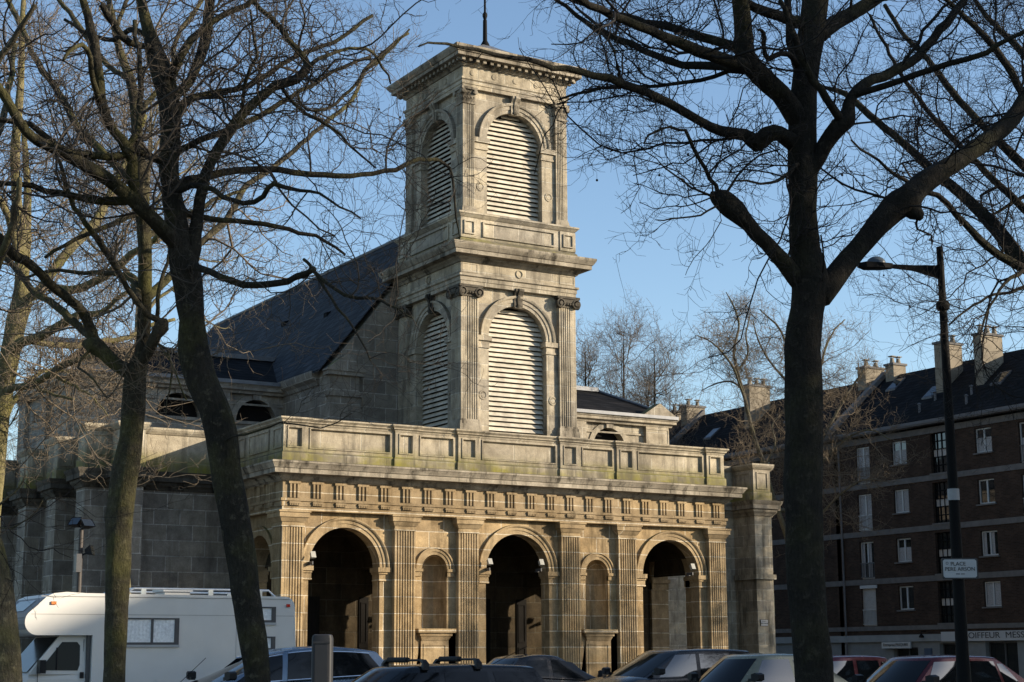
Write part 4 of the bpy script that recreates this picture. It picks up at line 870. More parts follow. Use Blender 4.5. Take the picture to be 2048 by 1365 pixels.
def camper():
    root = thing('camper_van', 'white camper van with a bulging sleeping pod over the cab and curtained windows', 'camper van', (8.72, 34.1, 0)); hw = 1.08
    wh = plain('camper_white', (.62, .605, .565), .5, coat=.1, scale=1.5, var=.05)
    m = MB()
    # pod and living box: one side outline, nose to tail
    def arc(cx, cz, r, a0, a1, n): return [(cx+r*math.cos(R(a)), cz+r*math.sin(R(a))) for a in [a0+(a1-a0)*i/n for i in range(n+1)]]
    outl = [(1.36, .42), (1.36, 1.98)]+arc(.26, 2.24, .26, 270, 140, 8)+[(.42, 2.74)]+[(.55, 2.80), (.8, 2.83), (1.2, 2.81)]+[(5.3, 2.80)]+arc(5.5, 2.58, .22, 90, 0, 4)+[(5.82, .5), (5.75, .42)]
    m.prism_y(outl, -hw, hw); b = m.build('living_box', wh, root)
    m = MB(); m.box(1.6, 5.82, -hw+.06, hw-.06, .36, .46); m.build('skirt', GREYMET, root)
    nose = plain('pod_front_shaded', (.20,.20,.205), .6, scale=2)  # white pod front painted grey: its shade is put into the colour
    m = MB(); m.loft([[(-.005+.0, -hw+.08, 2.30), (-.005, hw-.08, 2.30)], [(.055, -hw+.08, 2.415), (.055, hw-.08, 2.415)]], closed=False); m.build('pod_seam', GREYMET, root)
    m = MB(); sl = lambda y, f: (lerp(.05, .395, f)-.012, y, lerp(2.42, 2.72, f)+.004)
    m.face(sl(-.62, .12), sl(.62, .12), sl(.62, .85), sl(-.62, .85)); m.build('pod_window', GLASSD, root)
    m = MB(); m.loft([[(lerp(.06,.40,f)-.004-(.01 if 0 < f < 1 else 0), y, lerp(2.40,2.74,f)) for y in (-hw+.03, hw-.03)] for f in (-.9, -.45, 0, .5, 1)] if False else [[(.02,-hw+.02,2.09),(.02,hw-.02,2.09)],[(-.012,-hw+.02,2.2),(-.012,hw-.02,2.2)],[(-.012,-hw+.02,2.28),(-.012,hw-.02,2.28)],[(.05,-hw+.02,2.415),(.05,hw-.02,2.415)],[(.395,-hw+.02,2.72),(.395,hw-.02,2.72)]], closed=False); m.build('pod_front', nose, root)
    m = MB(); m.box(.12, 5.80, -hw-.004, -hw+.01, 2.385, 2.395); m.box(1.9, 1.908, -hw-.004, -hw+.01, .45, 2.38); m.box(4.4, 4.408, -hw-.004, -hw+.01, .45, 2.38); m.box(.3, 5.6, -hw-.008, -hw+.01, 2.735, 2.75); m.build('panel_seam', plain('seam_grey', (.3,.29,.27), .6), root)
    # cab
    m = MB(); cw = .96
    sec = [(-.62, .55, .80, .86), (-.55, .45, .95, .93), (-.3, .4, 1.08, .97), (.12, .38, 1.22, 1.0), (.16, .38, 1.24, 1.0)]
    loops = []
    for x, zl, zt, f in sec: w = cw*f; loops.append([(x, -w*.9, zl), (x, -w, zl+.2), (x, -w, zt-.12), (x, -w*.9, zt), (x, 0, zt+.03), (x, w*.9, zt), (x, w, zt-.12), (x, w, zl+.2), (x, w*.9, zl)])
    loops.append([(1.36, -cw*.9, .38), (1.36, -cw, .6), (1.36, -cw, 1.12), (1.36, -cw*.98, 1.25), (1.36, 0, 1.27), (1.36, cw*.98, 1.25), (1.36, cw, 1.12), (1.36, cw, .6), (1.36, cw*.9, .38)])
    m.loft(loops, True, (True, True))
    def cabp(x, z): return cw*(1-.07*max(0, z-1.2))
    up = [(.16, 1.22), (.78, 1.98), (1.36, 1.98), (1.36, 1.22)]
    m.loft([[(x, s_*cabp(x, z), z) for x, z in up] for s_ in (-1, 1)], True, (True, True)); cab = m.build('cab', wh, root)
    for s_ in (-1, 1):
        m = MB(); y = lambda z, o=.008: s_*(cabp(0, z)+o)
        m.face((.36, y(1.30), 1.30), (1.12, y(1.29), 1.29), (1.16, y(1.40), 1.40), (1.16, y(1.78), 1.78), (1.10, y(1.85), 1.85), (.80, y(1.85), 1.85)); d = m.build('cab_window', GLASSD, root)
        m = MB(); z = 1.30; m.tube([(.70, y(1.3,.012), 1.30), (.70, y(1.74,.012), 1.74)], .018, 6); m.build('window_bar', STEEL, d)
        m = MB(); m.tube([(.33, y(1.2,.004), 1.24), (.33, y(.6,.004), .55), (1.2, y(.6,.004), .55), (1.24, y(1.9,.004), 1.9)], .007, 5); m.build('door_gap', BLACK, root)
        m = MB(); m.box(1.17, 1.24, min(y(1.2,0), y(1.2,.03)), max(y(1.2,0), y(1.2,.03)), 1.14, 1.26); m.build('door_handle', STEEL, root)
        m = MB(); m.box(.30, .42, min(s_*.99, s_*1.22), max(s_*.99, s_*1.22), 1.24, 1.50); m.tube([(.4, s_*.95, 1.3), (.36, s_*1.1, 1.32)], .03, 6); m.build('mirror', STEEL, root)
        m = MB(); m.box(1.28, 1.352, min(s_*.93, s_*1.0), max(s_*.93, s_*1.0), .5, 1.98); m.build('cab_gap', GREYMET, root)
        m = MB(); m.box(-.6, -.3, min(s_*.55, s_*.9), max(s_*.55, s_*.9), .72, .9); m.build('headlight', CLEARL, root)
        for x in (.0, 4.45): wheel(root, x+.0, s_*.88, .33, .22)
        m = MB(); m.box(.50, .60, min(s_*hw, s_*(hw+.03)), max(s_*hw, s_*(hw+.03)), 2.58, 2.64); m.build('marker_light', ORANGE, root)
        m = MB(); m.box(5.52, 5.60, min(s_*hw, s_*(hw+.03)), max(s_*hw, s_*(hw+.03)), 2.58, 2.64); m.build('marker_light', REDL, root)
    m = MB(); m.loft([[(.16-.012, -.84, 1.27), (.16-.012, .84, 1.27)], [(.74, -.80, 1.95), (.74, .80, 1.95)]], closed=False); m.build('windscreen', GLASSD, root)
    m = MB(); m.loft([[(.155, -.95, 1.24), (.2, -.95, 1.24), (.2, -.86, 1.24), (.155, -.86, 1.24)], [(.75, -.905, 1.97), (.81, -.905, 1.97), (.81, -.84, 1.97), (.75, -.84, 1.97)]], True, (True, True)); m.build('screen_pillar', wh, root)
    def win(x0, x1, z0, z1, mid, cur=True):
        m = MB(); y = -hw; e = .045
        m.box(x0, x1, y-.025, y+.01, z0-.05, z0); m.box(x0, x1, y-.025, y+.01, z1-.03, z1); m.box(x0, x0+.03, y-.024, y+.01, z0, z1-.03); m.box(x1-.09, x1, y-.024, y+.01, z0, z1-.03)
        if mid: m.box(mid-.025, mid+.025, y-.024, y+.01, z0, z1-.03)
        f = m.build('window', GREYMET, root)
        m = MB(); n = 26; m.loft([[(lerp(x0+.03, x1-.1, k/n), y-.006+(.004 if k % 2 else 0)*(zz > z0+.1), zz) for k in range(n+1)] for zz in (z0, (z0+z1)/2, z1-.03)], closed=False); m.build('curtain', plain('van_curtain', (.78,.79,.78), .5, scale=20, var=.2), f)
        m = MB(); m.box(x0-.01, x1+.01, y-.03, y+.004, z0-.1, z0-.05); m.build('sill', WHITEP, f)
    win(1.98, 3.15, 1.84, 2.33, 2.58); win(4.92, 5.28, 2.30, 2.58, None); win(4.95, 5.28, 1.72, 1.96, None)
    m = MB()
    for s_ in (-1, 1):
        y = s_*.86; m.tube([(2.0, y, 2.80), (2.25, y, 2.93), (5.2, y, 2.93), (5.35, y, 2.80)], .022, 8)
        for x in (2.45, 3.9, 5.0): m.box(x-.05, x+.05, y-.02, y+.02, 2.79, 2.93)
    m.tube([(2.25, -.86, 2.93), (2.25, .86, 2.93)], .02, 8); m.tube([(5.2, -.86, 2.93), (5.2, .86, 2.93)], .02, 8); m.build('roof_rack', plain('rack_alu', (.6,.6,.58), .35, .8), root, .8)
    m = MB(); m.box(3.1, 3.65, -.3, .3, 2.80, 2.90); m.box(3.05, 3.7, -.35, .35, 2.90, 2.96); m.build('roof_hatch', WHITEP, root)
    m = MB(); m.tube([(2.2, -hw-.005, 1.0), (2.2, -hw-.005, .6)], .01, 5); m.box(1.62, 1.95, -hw-.012, -hw+.004, .62, .98); m.box(2.7, 2.86, -hw-.02, -hw+.004, .9, 1.1); m.build('service_hatch', wh, root)
    m = MB(); m.box(-.68, -.5, -.9, .9, .4, .6); m.build('front_bumper', STEEL, root); m = MB(); m.box(5.7, 5.9, -1.0, 1.0, .38, .56); m.build('rear_bumper', STEEL, root)
    m = MB(); m.box(.1, 5.4, -.5, .5, .3, .42); m.build('chassis', BLACK, root)
camper()

# ------------------------------------------------------------------ street furniture
def lamp():
    bx, by = 18.26, 17.62
    root = thing('street_lamp', 'tall black lamp post with one tapering arm reaching left', 'street lamp', (bx, by, 0))
    m = MB(); m.lathe([(.13,0),(.13,.9),(.11,.95),(.094,1.5),(.072,4.4),(.05,7.62),(.0,7.63)], (0,0,0), 16); m.lathe([(.055,6.62),(.095,6.65),(.105,6.69),(.095,6.76),(.055,6.79)], (0,0,0), 16); m.build('post', IRON, root, .5)
    d = Vector((-CR[0], -CR[1], 0)).normalized()            # the arm reaches over the road, across the square
    T = Matrix(((d.x, -d.y, 0, 0), (d.y, d.x, 0, 0), (0, 0, 1, 0), (0, 0, 0, 1)))
    z0 = 7.28
    m = MB(T); m.loft([[(.03, -.022, z0-.16), (.03, .022, z0-.16), (.03, .022, z0+.05), (.03, -.022, z0+.05)], [(.42, -.02, z0-.03), (.42, .02, z0-.03), (.42, .02, z0+.055), (.42, -.02, z0+.055)], [(.8, -.02, z0+.02), (.8, .02, z0+.02), (.8, .02, z0+.075), (.8, -.02, z0+.075)]], True, (True, True)); m.build('arm', IRON, root)
    m = MB(T); m.loft([[(.74, -.05, z0+.01), (.74, .05, z0+.01), (.74, .05, z0+.08), (.74, -.05, z0+.08)], [(.9, -.11, z0+.005), (.9, .11, z0+.005), (.9, .1, z0+.085), (.9, -.1, z0+.085)], [(1.15, -.12, z0+.01), (1.15, .12, z0+.01), (1.15, .1, z0+.1), (1.15, -.1, z0+.1)], [(1.26, -.06, z0+.04), (1.26, .06, z0+.04), (1.26, .05, z0+.09), (1.26, -.05, z0+.09)]], True, (True, True)); h = m.build('lantern', IRON, root)
    m = MB(T); m.loft([[(.98+.15*math.cos(2*math.pi*k/16)*c, .10*math.sin(2*math.pi*k/16)*c, z0+.085+.115*math.sin(a)) for k in range(16)] for a, c in [(math.pi/2*i/5, math.cos(math.pi/2*i/5)) for i in range(6)]], True); m.build('dome', plain('frosted_grey', (.05,.065,.08), .4), h, .8)
    # street name plate on the post
    z = 2.74
    T = Matrix(((CR[0], CF[0], 0, bx), (CR[1], CF[1], 0, by), (0, 0, 1, 0), (0, 0, 0, 1)))
    root = thing('street_sign', 'small white street name plate fixed across the lamp post', 'street sign', (0,0,0))
    def plate(w, h, c, y0, y1): return [(x*w, z+q*h) for x, q in ((-1+c,-1),(1-c,-1),(1,-1+c*1.6),(1,1-c*1.6),(1-c,1),(-1+c,1),(-1,1-c*1.6),(-1,-1+c*1.6))]
    m = MB(T); m.prism_y(plate(.265, .152, .06, 0, 0), -.13, -.105); m.build('border', INK, root)
    m = MB(T); m.prism_y(plate(.245, .132, .10, 0, 0), -.134, -.128); m.build('plate', ENAMEL, root)
    yaw = math.atan2(CR[1], CR[0])
    def loc(x, zz): p = T @ Vector((x, -.138, zz)); return (p.x, p.y, p.z)
    text('PLACE', .078, INK, root, loc(-.025, z+.065), (math.pi/2, 0, yaw), ext=.002); text('PERE ARSON', .078, INK, root, loc(.0, z-.01), (math.pi/2, 0, yaw), ext=.002)
    m = MB(T); m.ring(-.185, z+.078, -.135, .02, .013, .003); m.build('emblem', GREYMET, root)
    m = MB(T)
    for i in range(4): m.box(-.06+i*.014, -.052+i*.014, -.137, -.133, z-.088, z-.07); m.box(.012+i*.014, .02+i*.014, -.137, -.133, z-.088, z-.07)
    m.build('small_print', GREYMET, root)
    m = MB(T); m.box(-.05, .05, -.105, .02, z-.03, z+.03); m.build('clamp', IRON, root)
    st = thing('sticker', 'small pale sticker wrapped round the lamp post above the street sign', 'sticker', (bx, by, 0)); m = MB(); m.lathe([(.088,3.75),(.086,3.92)], (0,0,0), 16); m.build('band', plain('sticker_grey', (.25,.25,.25), .6), st)
lamp()
m = MB(Matrix(((CR[0], CF[0], 0, 5.1), (CR[1], CF[1], 0, 11.15), (0, 0, 1, 0), (0, 0, 0, 1))))
def rr(w, r, d):
    pts = []
    for cx, cy, a0 in ((w-r, d-r, 0), (-w+r, d-r, 90), (-w+r, -d+r, 180), (w-r, -d+r, 270)): pts += [(cx+r*math.cos(R(a0+a)), cy+r*math.sin(R(a0+a))) for a in (0, 30, 60, 90)]
    return pts
bol = thing('bollard', 'dark square steel post with rounded top standing before the silver blue car', 'post', (0,0,0))
m.loft([[(x, y, z) for x, y in rr(w, r, d)] for w, r, d, z in ((.085,.02,.085,0),(.085,.02,.085,.9),(.072,.02,.075,.94),(.072,.02,.075,1.64),(.066,.02,.069,1.665),(.05,.018,.055,1.672))], True, (True, True)); m.build('post', plain('post_steel', (.022,.022,.023), .6, spec=.3), bol, .6)
m = MB(m.T); m.box(-.045, .045, -.079, -.07, 1.0, 1.60); m.box(-.06, .06, -.082, -.07, 1.605, 1.62); m.build('front_panel', plain('panel_dark', (.035,.035,.036), .6, spec=.25), bol)
def floodpole():
    root = thing('floodlight_pole', 'slim steel pole with three black floodlights near the left church corner', 'floodlight pole', (14.75, 49.9, 0))
    m = MB(); m.lathe([(.11,0),(.1,.4),(.075,.5),(.07,5.4),(0,5.42)], (0,0,0), 12); m.build('pole', plain('pole_brown', (.05,.042,.036), .6, spec=.3), root, .5)
    m = MB(); m.box(-.14, .02, -.12, .12, 4.1, 4.65); m.build('junction_box', GREYMET, root)
    def head(dx, dy, z, rx, rz):
        T = Matrix.Translation((dx*.8, dy*.8, z)) @ Matrix.Scale(.72, 4) @ Matrix.Rotation(R(rz), 4, 'Z') @ Matrix.Rotation(R(rx), 4, 'X')
        m = MB(T); m.loft([[(-.14,.2,-.1),(.14,.2,-.1),(.14,.2,.1),(-.14,.2,.1)],[(-.27,-.05,-.2),(.27,-.05,-.2),(.27,-.05,.2),(-.27,-.05,.2)],[(-.29,-.1,-.22),(.29,-.1,-.22),(.29,-.1,.22),(-.29,-.1,.22)]], True, (True, False)); h = m.build('lamp_head', STEEL, root)
        m = MB(T); m.face((-.26,-.09,-.19),(.26,-.09,-.19),(.26,-.09,.19),(-.26,-.09,.19)); m.build('lamp_glass', GLASS, h)
        m = MB(); m.tube([(0, 0, z-.15), (dx, dy, z)], .03, 6); m.build('bracket', STEEL, root)
    head(.15, -.2, 5.55, -40, 20); head(-.2, .1, 5.6, -40, -60); head(.35, -.1, 4.75, -15, 60)
floodpole()
m = MB(); zz = 2.99; xx = U0+25.55; yy = V0+3.64
sp = thing('street_sign', 'small white enamel street plate on the weathered corner pier of the church', 'street sign', (xx, yy, zz))
m.box(-.22, .22, -.02, .008, -.155, .155); m.build('border', INK, sp); m = MB(); m.box(-.2, .2, -.026, -.018, -.135, .135); m.build('plate', ENAMEL, sp)
text('PLACE', .085, INK, sp, (0, -.03, .065), (math.pi/2, 0, 0), ext=.002); text('PERE ARSON', .07, INK, sp, (0, -.03, -.03), (math.pi/2, 0, 0), ext=.002)

# ------------------------------------------------------------------ plane trees, bare in winter
def norm(a): return a/np.maximum(1e-9, np.linalg.norm(a, axis=-1, keepdims=True))
def grow(rng, p, d, length, n, jit, up, droop=0.0):
    """N crooked shoots of n steps: points (N, n+1, 3)"""
    N = len(p); out = np.zeros((N, n+1, 3)); out[:, 0] = p; d = norm(d); step = (length/n)[:, None]
    for k in range(n):
        d = norm(d + rng.normal(0, jit, (N, 3)) + np.array([0, 0, 1.0])*(up*(k+1)/n - droop*(1-k/n))); out[:, k+1] = out[:, k] + d*step
    return out
def spawn(rng, pts, rad, per_m, lo, amin, amax, upb=0.0):
    """starting points, directions, parent radius and parent place for side shoots along shoots pts (N, K, 3)"""
    seg = np.linalg.norm(np.diff(pts, axis=1), axis=2); L = seg.sum(1); K = pts.shape[1]-1
    cnt = rng.poisson(np.maximum(0.0, L*(1-lo)*per_m)); idx = np.repeat(np.arange(len(pts)), cnt); n = len(idx)
    t = rng.uniform(lo, 1.0, n); f = t*K; i = np.minimum(f.astype(int), K-1); g = (f-i)[:, None]
    a = pts[idx, i]; b = pts[idx, i+1]; p = a+(b-a)*g; tan = norm(b-a)
    r = rad[idx, i]+(rad[idx, i+1]-rad[idx, i])*g[:, 0]
    q = rng.normal(0, 1, (n, 3)); q[:, 2] += upb; q = norm(q-tan*(q*tan).sum(1, keepdims=True)); ang = np.radians(rng.uniform(amin, amax, n))[:, None]
    return p, tan*np.cos(ang)+q*np.sin(ang), r, t
class Tubes:
    def __init__(s): s.V = []; s.F = []; s.n = 0
    def add(s, pts, rad, sides):
        N, K, _ = pts.shape
        if N == 0: return
        t = np.zeros_like(pts); t[:, 1:-1] = pts[:, 2:]-pts[:, :-2]; t[:, 0] = pts[:, 1]-pts[:, 0]; t[:, -1] = pts[:, -1]-pts[:, -2]; t = norm(t)
        ref = np.where(np.abs(t[:, :1, 2:3]) < .75, np.array([0, 0, 1.0]), np.array([1.0, .2, 0])); a = norm(np.cross(t, np.broadcast_to(ref, t.shape))); b = np.cross(t, a)
        an = 2*np.pi*np.arange(sides)/sides; v = pts[:, :, None]+rad[:, :, None, None]*(a[:, :, None]*np.cos(an)[:, None]+b[:, :, None]*np.sin(an)[:, None])
        base = s.n+np.arange(N)[:, None, None]*(K*sides)+np.arange(K-1)[None, :, None]*sides; k = np.arange(sides)[None, None, :]; k2 = (k+1) % sides
        s.F.append(np.stack([base+k, base+k2, base+sides+k2, base+sides+k], -1).reshape(-1, 4)); s.V.append(v.reshape(-1, 3)); s.n += N*K*sides
    def build(s, name, mat, parent, smooth=True):
        V = np.concatenate(s.V); F = np.concatenate(s.F); me = bpy.data.meshes.new(name); me.vertices.add(len(V)); me.vertices.foreach_set('co', V.astype(np.float32).ravel())
        me.loops.add(len(F)*4); me.loops.foreach_set('vertex_index', F.astype(np.int32).ravel()); me.polygons.add(len(F)); me.polygons.foreach_set('loop_start', np.arange(0, len(F)*4, 4, dtype=np.int32)); me.polygons.foreach_set('use_smooth', np.full(len(F), smooth))
        me.update(calc_edges=True); me.validate(); me.materials.append(mat); o = bpy.data.objects.new(name, me); C.objects.link(o); o.parent = parent; return o
def smooth_path(P, r, step=.22):
    """resample control points (Catmull-Rom) about every step metres"""
    P = np.array(P, float); r = np.array(r, float); Q = np.vstack([2*P[0]-P[1], P, 2*P[-1]-P[-2]]); out = []; ro = []
    for i in range(len(P)-1):
        p0, p1, p2, p3 = Q[i:i+4]; n = max(2, int(np.linalg.norm(p2-p1)/step))
        for k in range(n):
            t = k/n; out.append(.5*((2*p1)+(-p0+p2)*t+(2*p0-5*p1+4*p2-p3)*t*t+(-p0+3*p1-3*p2+p3)*t**3)); ro.append(r[i]+(r[i+1]-r[i])*(3*t*t-2*t**3))
    out.append(P[-1]); ro.append(r[-1]); return np.array(out), np.array(ro)
def limb_mesh(name, paths, mat, parent, rng, sides=12, rough=.07, knots=0):
    """thick bark tubes with bulges and knots, one mesh"""
    V = []; F = []; n0 = 0
    for P, r in paths:
        K = len(P); t = np.gradient(P, axis=0); t = norm(t); ref = np.array([1.0, .1, 0]) if abs(t[:, 2]).mean() > .6 else np.array([0, 0, 1.0]); a = norm(np.cross(t, ref)); b = np.cross(t, a)
        an = 2*np.pi*np.arange(sides)/sides; bul = rng.normal(0, 1, (K+6, sides)); ker = np.ones(5)/5
        bul = np.apply_along_axis(lambda c: np.convolve(c, ker, 'valid'), 0, np.vstack([bul]))[:K]; bul = (bul+np.roll(bul, 1, 1)+np.roll(bul, -1, 1))/2.0
        if knots:
            ii = np.arange(K)[:, None]; kn = np.zeros((K, sides))
            for _ in range(max(1, int(K*knots))):
                da = np.abs((an[None]-rng.uniform(0, 2*np.pi)+np.pi) % (2*np.pi)-np.pi); kn += rng.uniform(-.12, .30)*np.exp(-((ii-rng.uniform(0, K))/rng.uniform(.8, 2.4))**2-(da/rng.uniform(.4, .8))**2)
            bul = bul+kn/(rough*2.0)
        rr_ = r[:, None]*(1+rough*2.0*bul*np.minimum(1, r[:, None]/.05)**.3); v = P[:, None]+rr_[..., None]*(a[:, None]*np.cos(an)[:, None]+b[:, None]*np.sin(an)[:, None])
        V.append(v.reshape(-1, 3)); base = n0+np.arange(K-1)[:, None]*sides; k = np.arange(sides)[None]; k2 = (k+1) % sides
        F.append(np.stack([base+k, base+k2, base+sides+k2, base+sides+k], -1).reshape(-1, 4))
        V.append(P[-1:]+t[-1:]*r[-1]*.6); c = n0+K*sides; l = n0+(K-1)*sides
        F.append(np.array([[l+i, l+(i+1) % sides, c, c] for i in range(sides)])); n0 += K*sides+1
    V = np.concatenate(V); F = np.concatenate(F)
    me = bpy.data.meshes.new(name); me.from_pydata(V.tolist(), [], [list(dict.fromkeys(f)) for f in F.tolist()]); me.polygons.foreach_set('use_smooth', [True]*len(me.polygons)); me.update()
    me.materials.append(mat); o = bpy.data.objects.new(name, me); C.objects.link(o); o.parent = parent; return o
def shoots(rng, tb, lims, dens=(2.0, 5.0, 7.0), ln=(1.45, .6, .21), up=(.10, .16, .2), balls=0, rmin=(.004, .003, .0024), thick=.03, lo=.12):
    """three orders of side shoots on every limb"""
    allp = []
    for P, r in lims:
        i = np.linspace(0, len(P)-1, 16); P2 = np.stack([np.interp(i, np.arange(len(P)), P[:, k]) for k in range(3)], 1)[None]; r2 = np.interp(i, np.arange(len(P)), r)[None]
        p, d, pr, t = spawn(rng, P2, r2, dens[0], lo if r[0] > thick else .05, 35, 80, .25); n = len(p)
        if n == 0: continue
        L = ln[0]*rng.lognormal(0, .42, n)*(1.15-.55*t); r0 = np.clip(pr*.33, .0048, .0115)*np.clip(L/ln[0], .6, 1.5)
        allp.append((p, d, L, r0))
    if not allp: return
    p, d, L, r0 = [np.concatenate(q) for q in zip(*allp)]
    A = grow(rng, p, d, L, 11, .27, up[0], .02); ra = r0[:, None]*np.linspace(1, .32, 12)[None]+rmin[0]*.5; tb.add(A, ra, 5)
    p, d, pr, t = spawn(rng, A, ra, dens[1], .08, 35, 75, .1); L = ln[1]*rng.lognormal(0, .4, len(p))*(1.2-.5*t)
    B = grow(rng, p, d, L, 7, .31, up[1], .08); rb = np.clip(pr*.6, rmin[1], .009)[:, None]*np.linspace(1, .45, 8)[None]; tb.add(B, rb, 4)
    p, d, pr, t = spawn(rng, B, rb, dens[2], .12, 35, 80, .2); L = ln[2]*rng.lognormal(0, .45, len(p))
    D = grow(rng, p, d, L, 3, .32, up[2]); rd = np.clip(pr*.75, rmin[2], .006)[:, None]*np.linspace(1, .7, 4)[None]; tb.add(D, rd, 3)
    if balls:                                               # hanging seed balls
        k = rng.choice(len(B), min(balls, len(B)), False); q = B[k, -1]; s_ = np.stack([q, q-[0, 0, .05], q-[0, 0, .10]], 1); tb.add(s_, np.full((len(q), 3), .002), 3)
        c = s_[:, 2]; z = np.array([.016, .012, 0, -.012, -.016]); rr_ = np.array([.002, .012, .0165, .012, .002]); tb.add(c[:, None]+z[None, :, None]*np.array([0, 0, 1.0]), np.broadcast_to(rr_, (len(q), 5)).copy(), 6)
def upright(d, y):                       # keeps one horizontal distance while the sight line climbs
    return d*(math.cos(PITCH)+math.sin(PITCH)*(1250-CY)/FOC)/(math.cos(PITCH)+math.sin(PITCH)*(y-CY)/FOC)
def traced_tree(name, lab, D, trunk, limbs, seed, barkm=BARK, twigm=TWIG, group=None, leaf=None, **kw):
    rng = np.random.default_rng(seed); rk = kw.pop('rk', .87)
    def path(l):
        P = [at(q[0], q[1], upright(D+(q[3] if len(q) > 3 else 0), q[1])) for q in l]; r = [q[2]*rk*(D+(q[3] if len(q) > 3 else 0))/FOC for q in l]
        return P, r
    P, r = path(trunk)
    if P[0][2] > 0.05:                                     # down to the ground, widening at the root flare
        g = np.array(P[0]); z0 = g[2]; v = (np.array(P[0])-np.array(P[1])); v = v/max(.2, -v[2]); v[2] = 0
        P = [np.array([g[0]+v[0]*z0*.4, g[1]+v[1]*z0*.4, -.05]), np.array([g[0]+v[0]*z0*.3, g[1]+v[1]*z0*.3, .3])]+P; r = [r[0]*1.6, r[0]*1.2]+r
    base = P[0]; root = thing(name, lab, 'tree', (float(base[0]), float(base[1]), 0), 0, group)
    off = np.array([base[0], base[1], 0]); T_, rt = smooth_path([np.array(p)-off for p in P], r, .18)
    limb_mesh('trunk', [(T_, rt)], barkm, root, rng, 20, .06, .45)
    lims = []; wood = []
    def grown(l):
        for a, b in zip(l[:-1], l[1:]):
            for t in np.linspace(0, 1, max(2, int(math.hypot(b[0]-a[0], b[1]-a[1])/4)), endpoint=False): wood.append((a[0]+(b[0]-a[0])*t, a[1]+(b[1]-a[1])*t, (a[3] if len(a) > 3 else 0)*(1-t)+(b[3] if len(b) > 3 else 0)*t))
    grown(trunk)
    for l in limbs:
        w = min(wood, key=lambda q: (q[0]-l[0][0])**2+(q[1]-l[0][1])**2)
        if math.hypot(w[0]-l[0][0], w[1]-l[0][1]) < 48: l = [(w[0], w[1], l[0][2]*.95, w[2])]+([l[0]] if math.hypot(w[0]-l[0][0], w[1]-l[0][1]) > 12 else [])+list(l[1:])
        grown(l)
        P, r = path(l); Q, q = smooth_path([p-off for p in P], r, .16); Q[1:] += rng.normal(0, .012, Q[1:].shape)*np.minimum(1, .03/np.maximum(q[1:, None], .004)); lims.append((Q, q))
        limb_mesh('limb', [(Q, q)], barkm, root, rng, 10 if q[0] > .03 else 7, .07, .22 if q[0] > .03 else 0)
    tb = Tubes(); k0 = int(len(T_)*kw.pop('tfrom', .75)); shoots(rng, tb, lims+[(T_[k0:], rt[k0:])], **kw); tb.build('crown', twigm, root)
    return root
def free_tree(name, lab, x, y, h, spread, seed, barkm=BARKL, twigm=TWIGL, lean=(0, 0), fork=.35, group=None, nl=7, r0=.2, **kw):
    rng = np.random.default_rng(seed); root = thing(name, lab, 'tree', (x, y, 0), 0, group)
    n = 14; zs = np.linspace(0, 1, n); P = np.stack([lean[0]*zs**1.2+np.cumsum(rng.normal(0, .06, n)), lean[1]*zs**1.2+np.cumsum(rng.normal(0, .06, n)), zs*h*.92], 1); P[0, :2] = 0
    T_, rt = smooth_path(P, r0*(1-zs)**.8+.02, .3); rt[:3] *= 1.25; limb_mesh('trunk', [(T_, rt)], barkm, root, rng, 12)
    lims = []
    for i in range(nl):
        f = fork+(1-fork)*(i+.3*rng.random())/nl*.9; j = int(f*(len(T_)-1)); az = i*2.4+rng.uniform(-.4, .4); L = spread*(1.1-.6*f)*rng.uniform(.8, 1.2)
        d = np.array([[math.cos(az), math.sin(az), .55+.5*f]]); Q = grow(rng, T_[j:j+1], d, np.array([L]), 12, .14, .12)[0]; Q, q = smooth_path(Q, np.linspace(rt[j]*.62, .014, 13), .2)
        lims.append((Q, q)); limb_mesh('limb', [(Q, q)], barkm, root, rng, 7)
        for m_ in range(2):
            j2 = int(len(Q)*rng.uniform(.3, .6)); d2 = norm(Q[j2+1]-Q[j2])+rng.normal(0, .55, 3)+[0, 0, .15]; Q2 = grow(rng, Q[j2:j2+1], d2[None], np.array([L*.6]), 9, .15, .14)[0]; Q2, q2 = smooth_path(Q2, np.linspace(q[j2]*.7, .012, 10), .25); lims.append((Q2, q2)); limb_mesh('limb', [(Q2, q2)], barkm, root, rng, 6)
    tb = Tubes(); k0 = int(len(T_)*.6); shoots(rng, tb, lims+[(T_[k0:], rt[k0:])], **kw); tb.build('crown', twigm, root); return root
FRONT = 'plane trees in the front row'
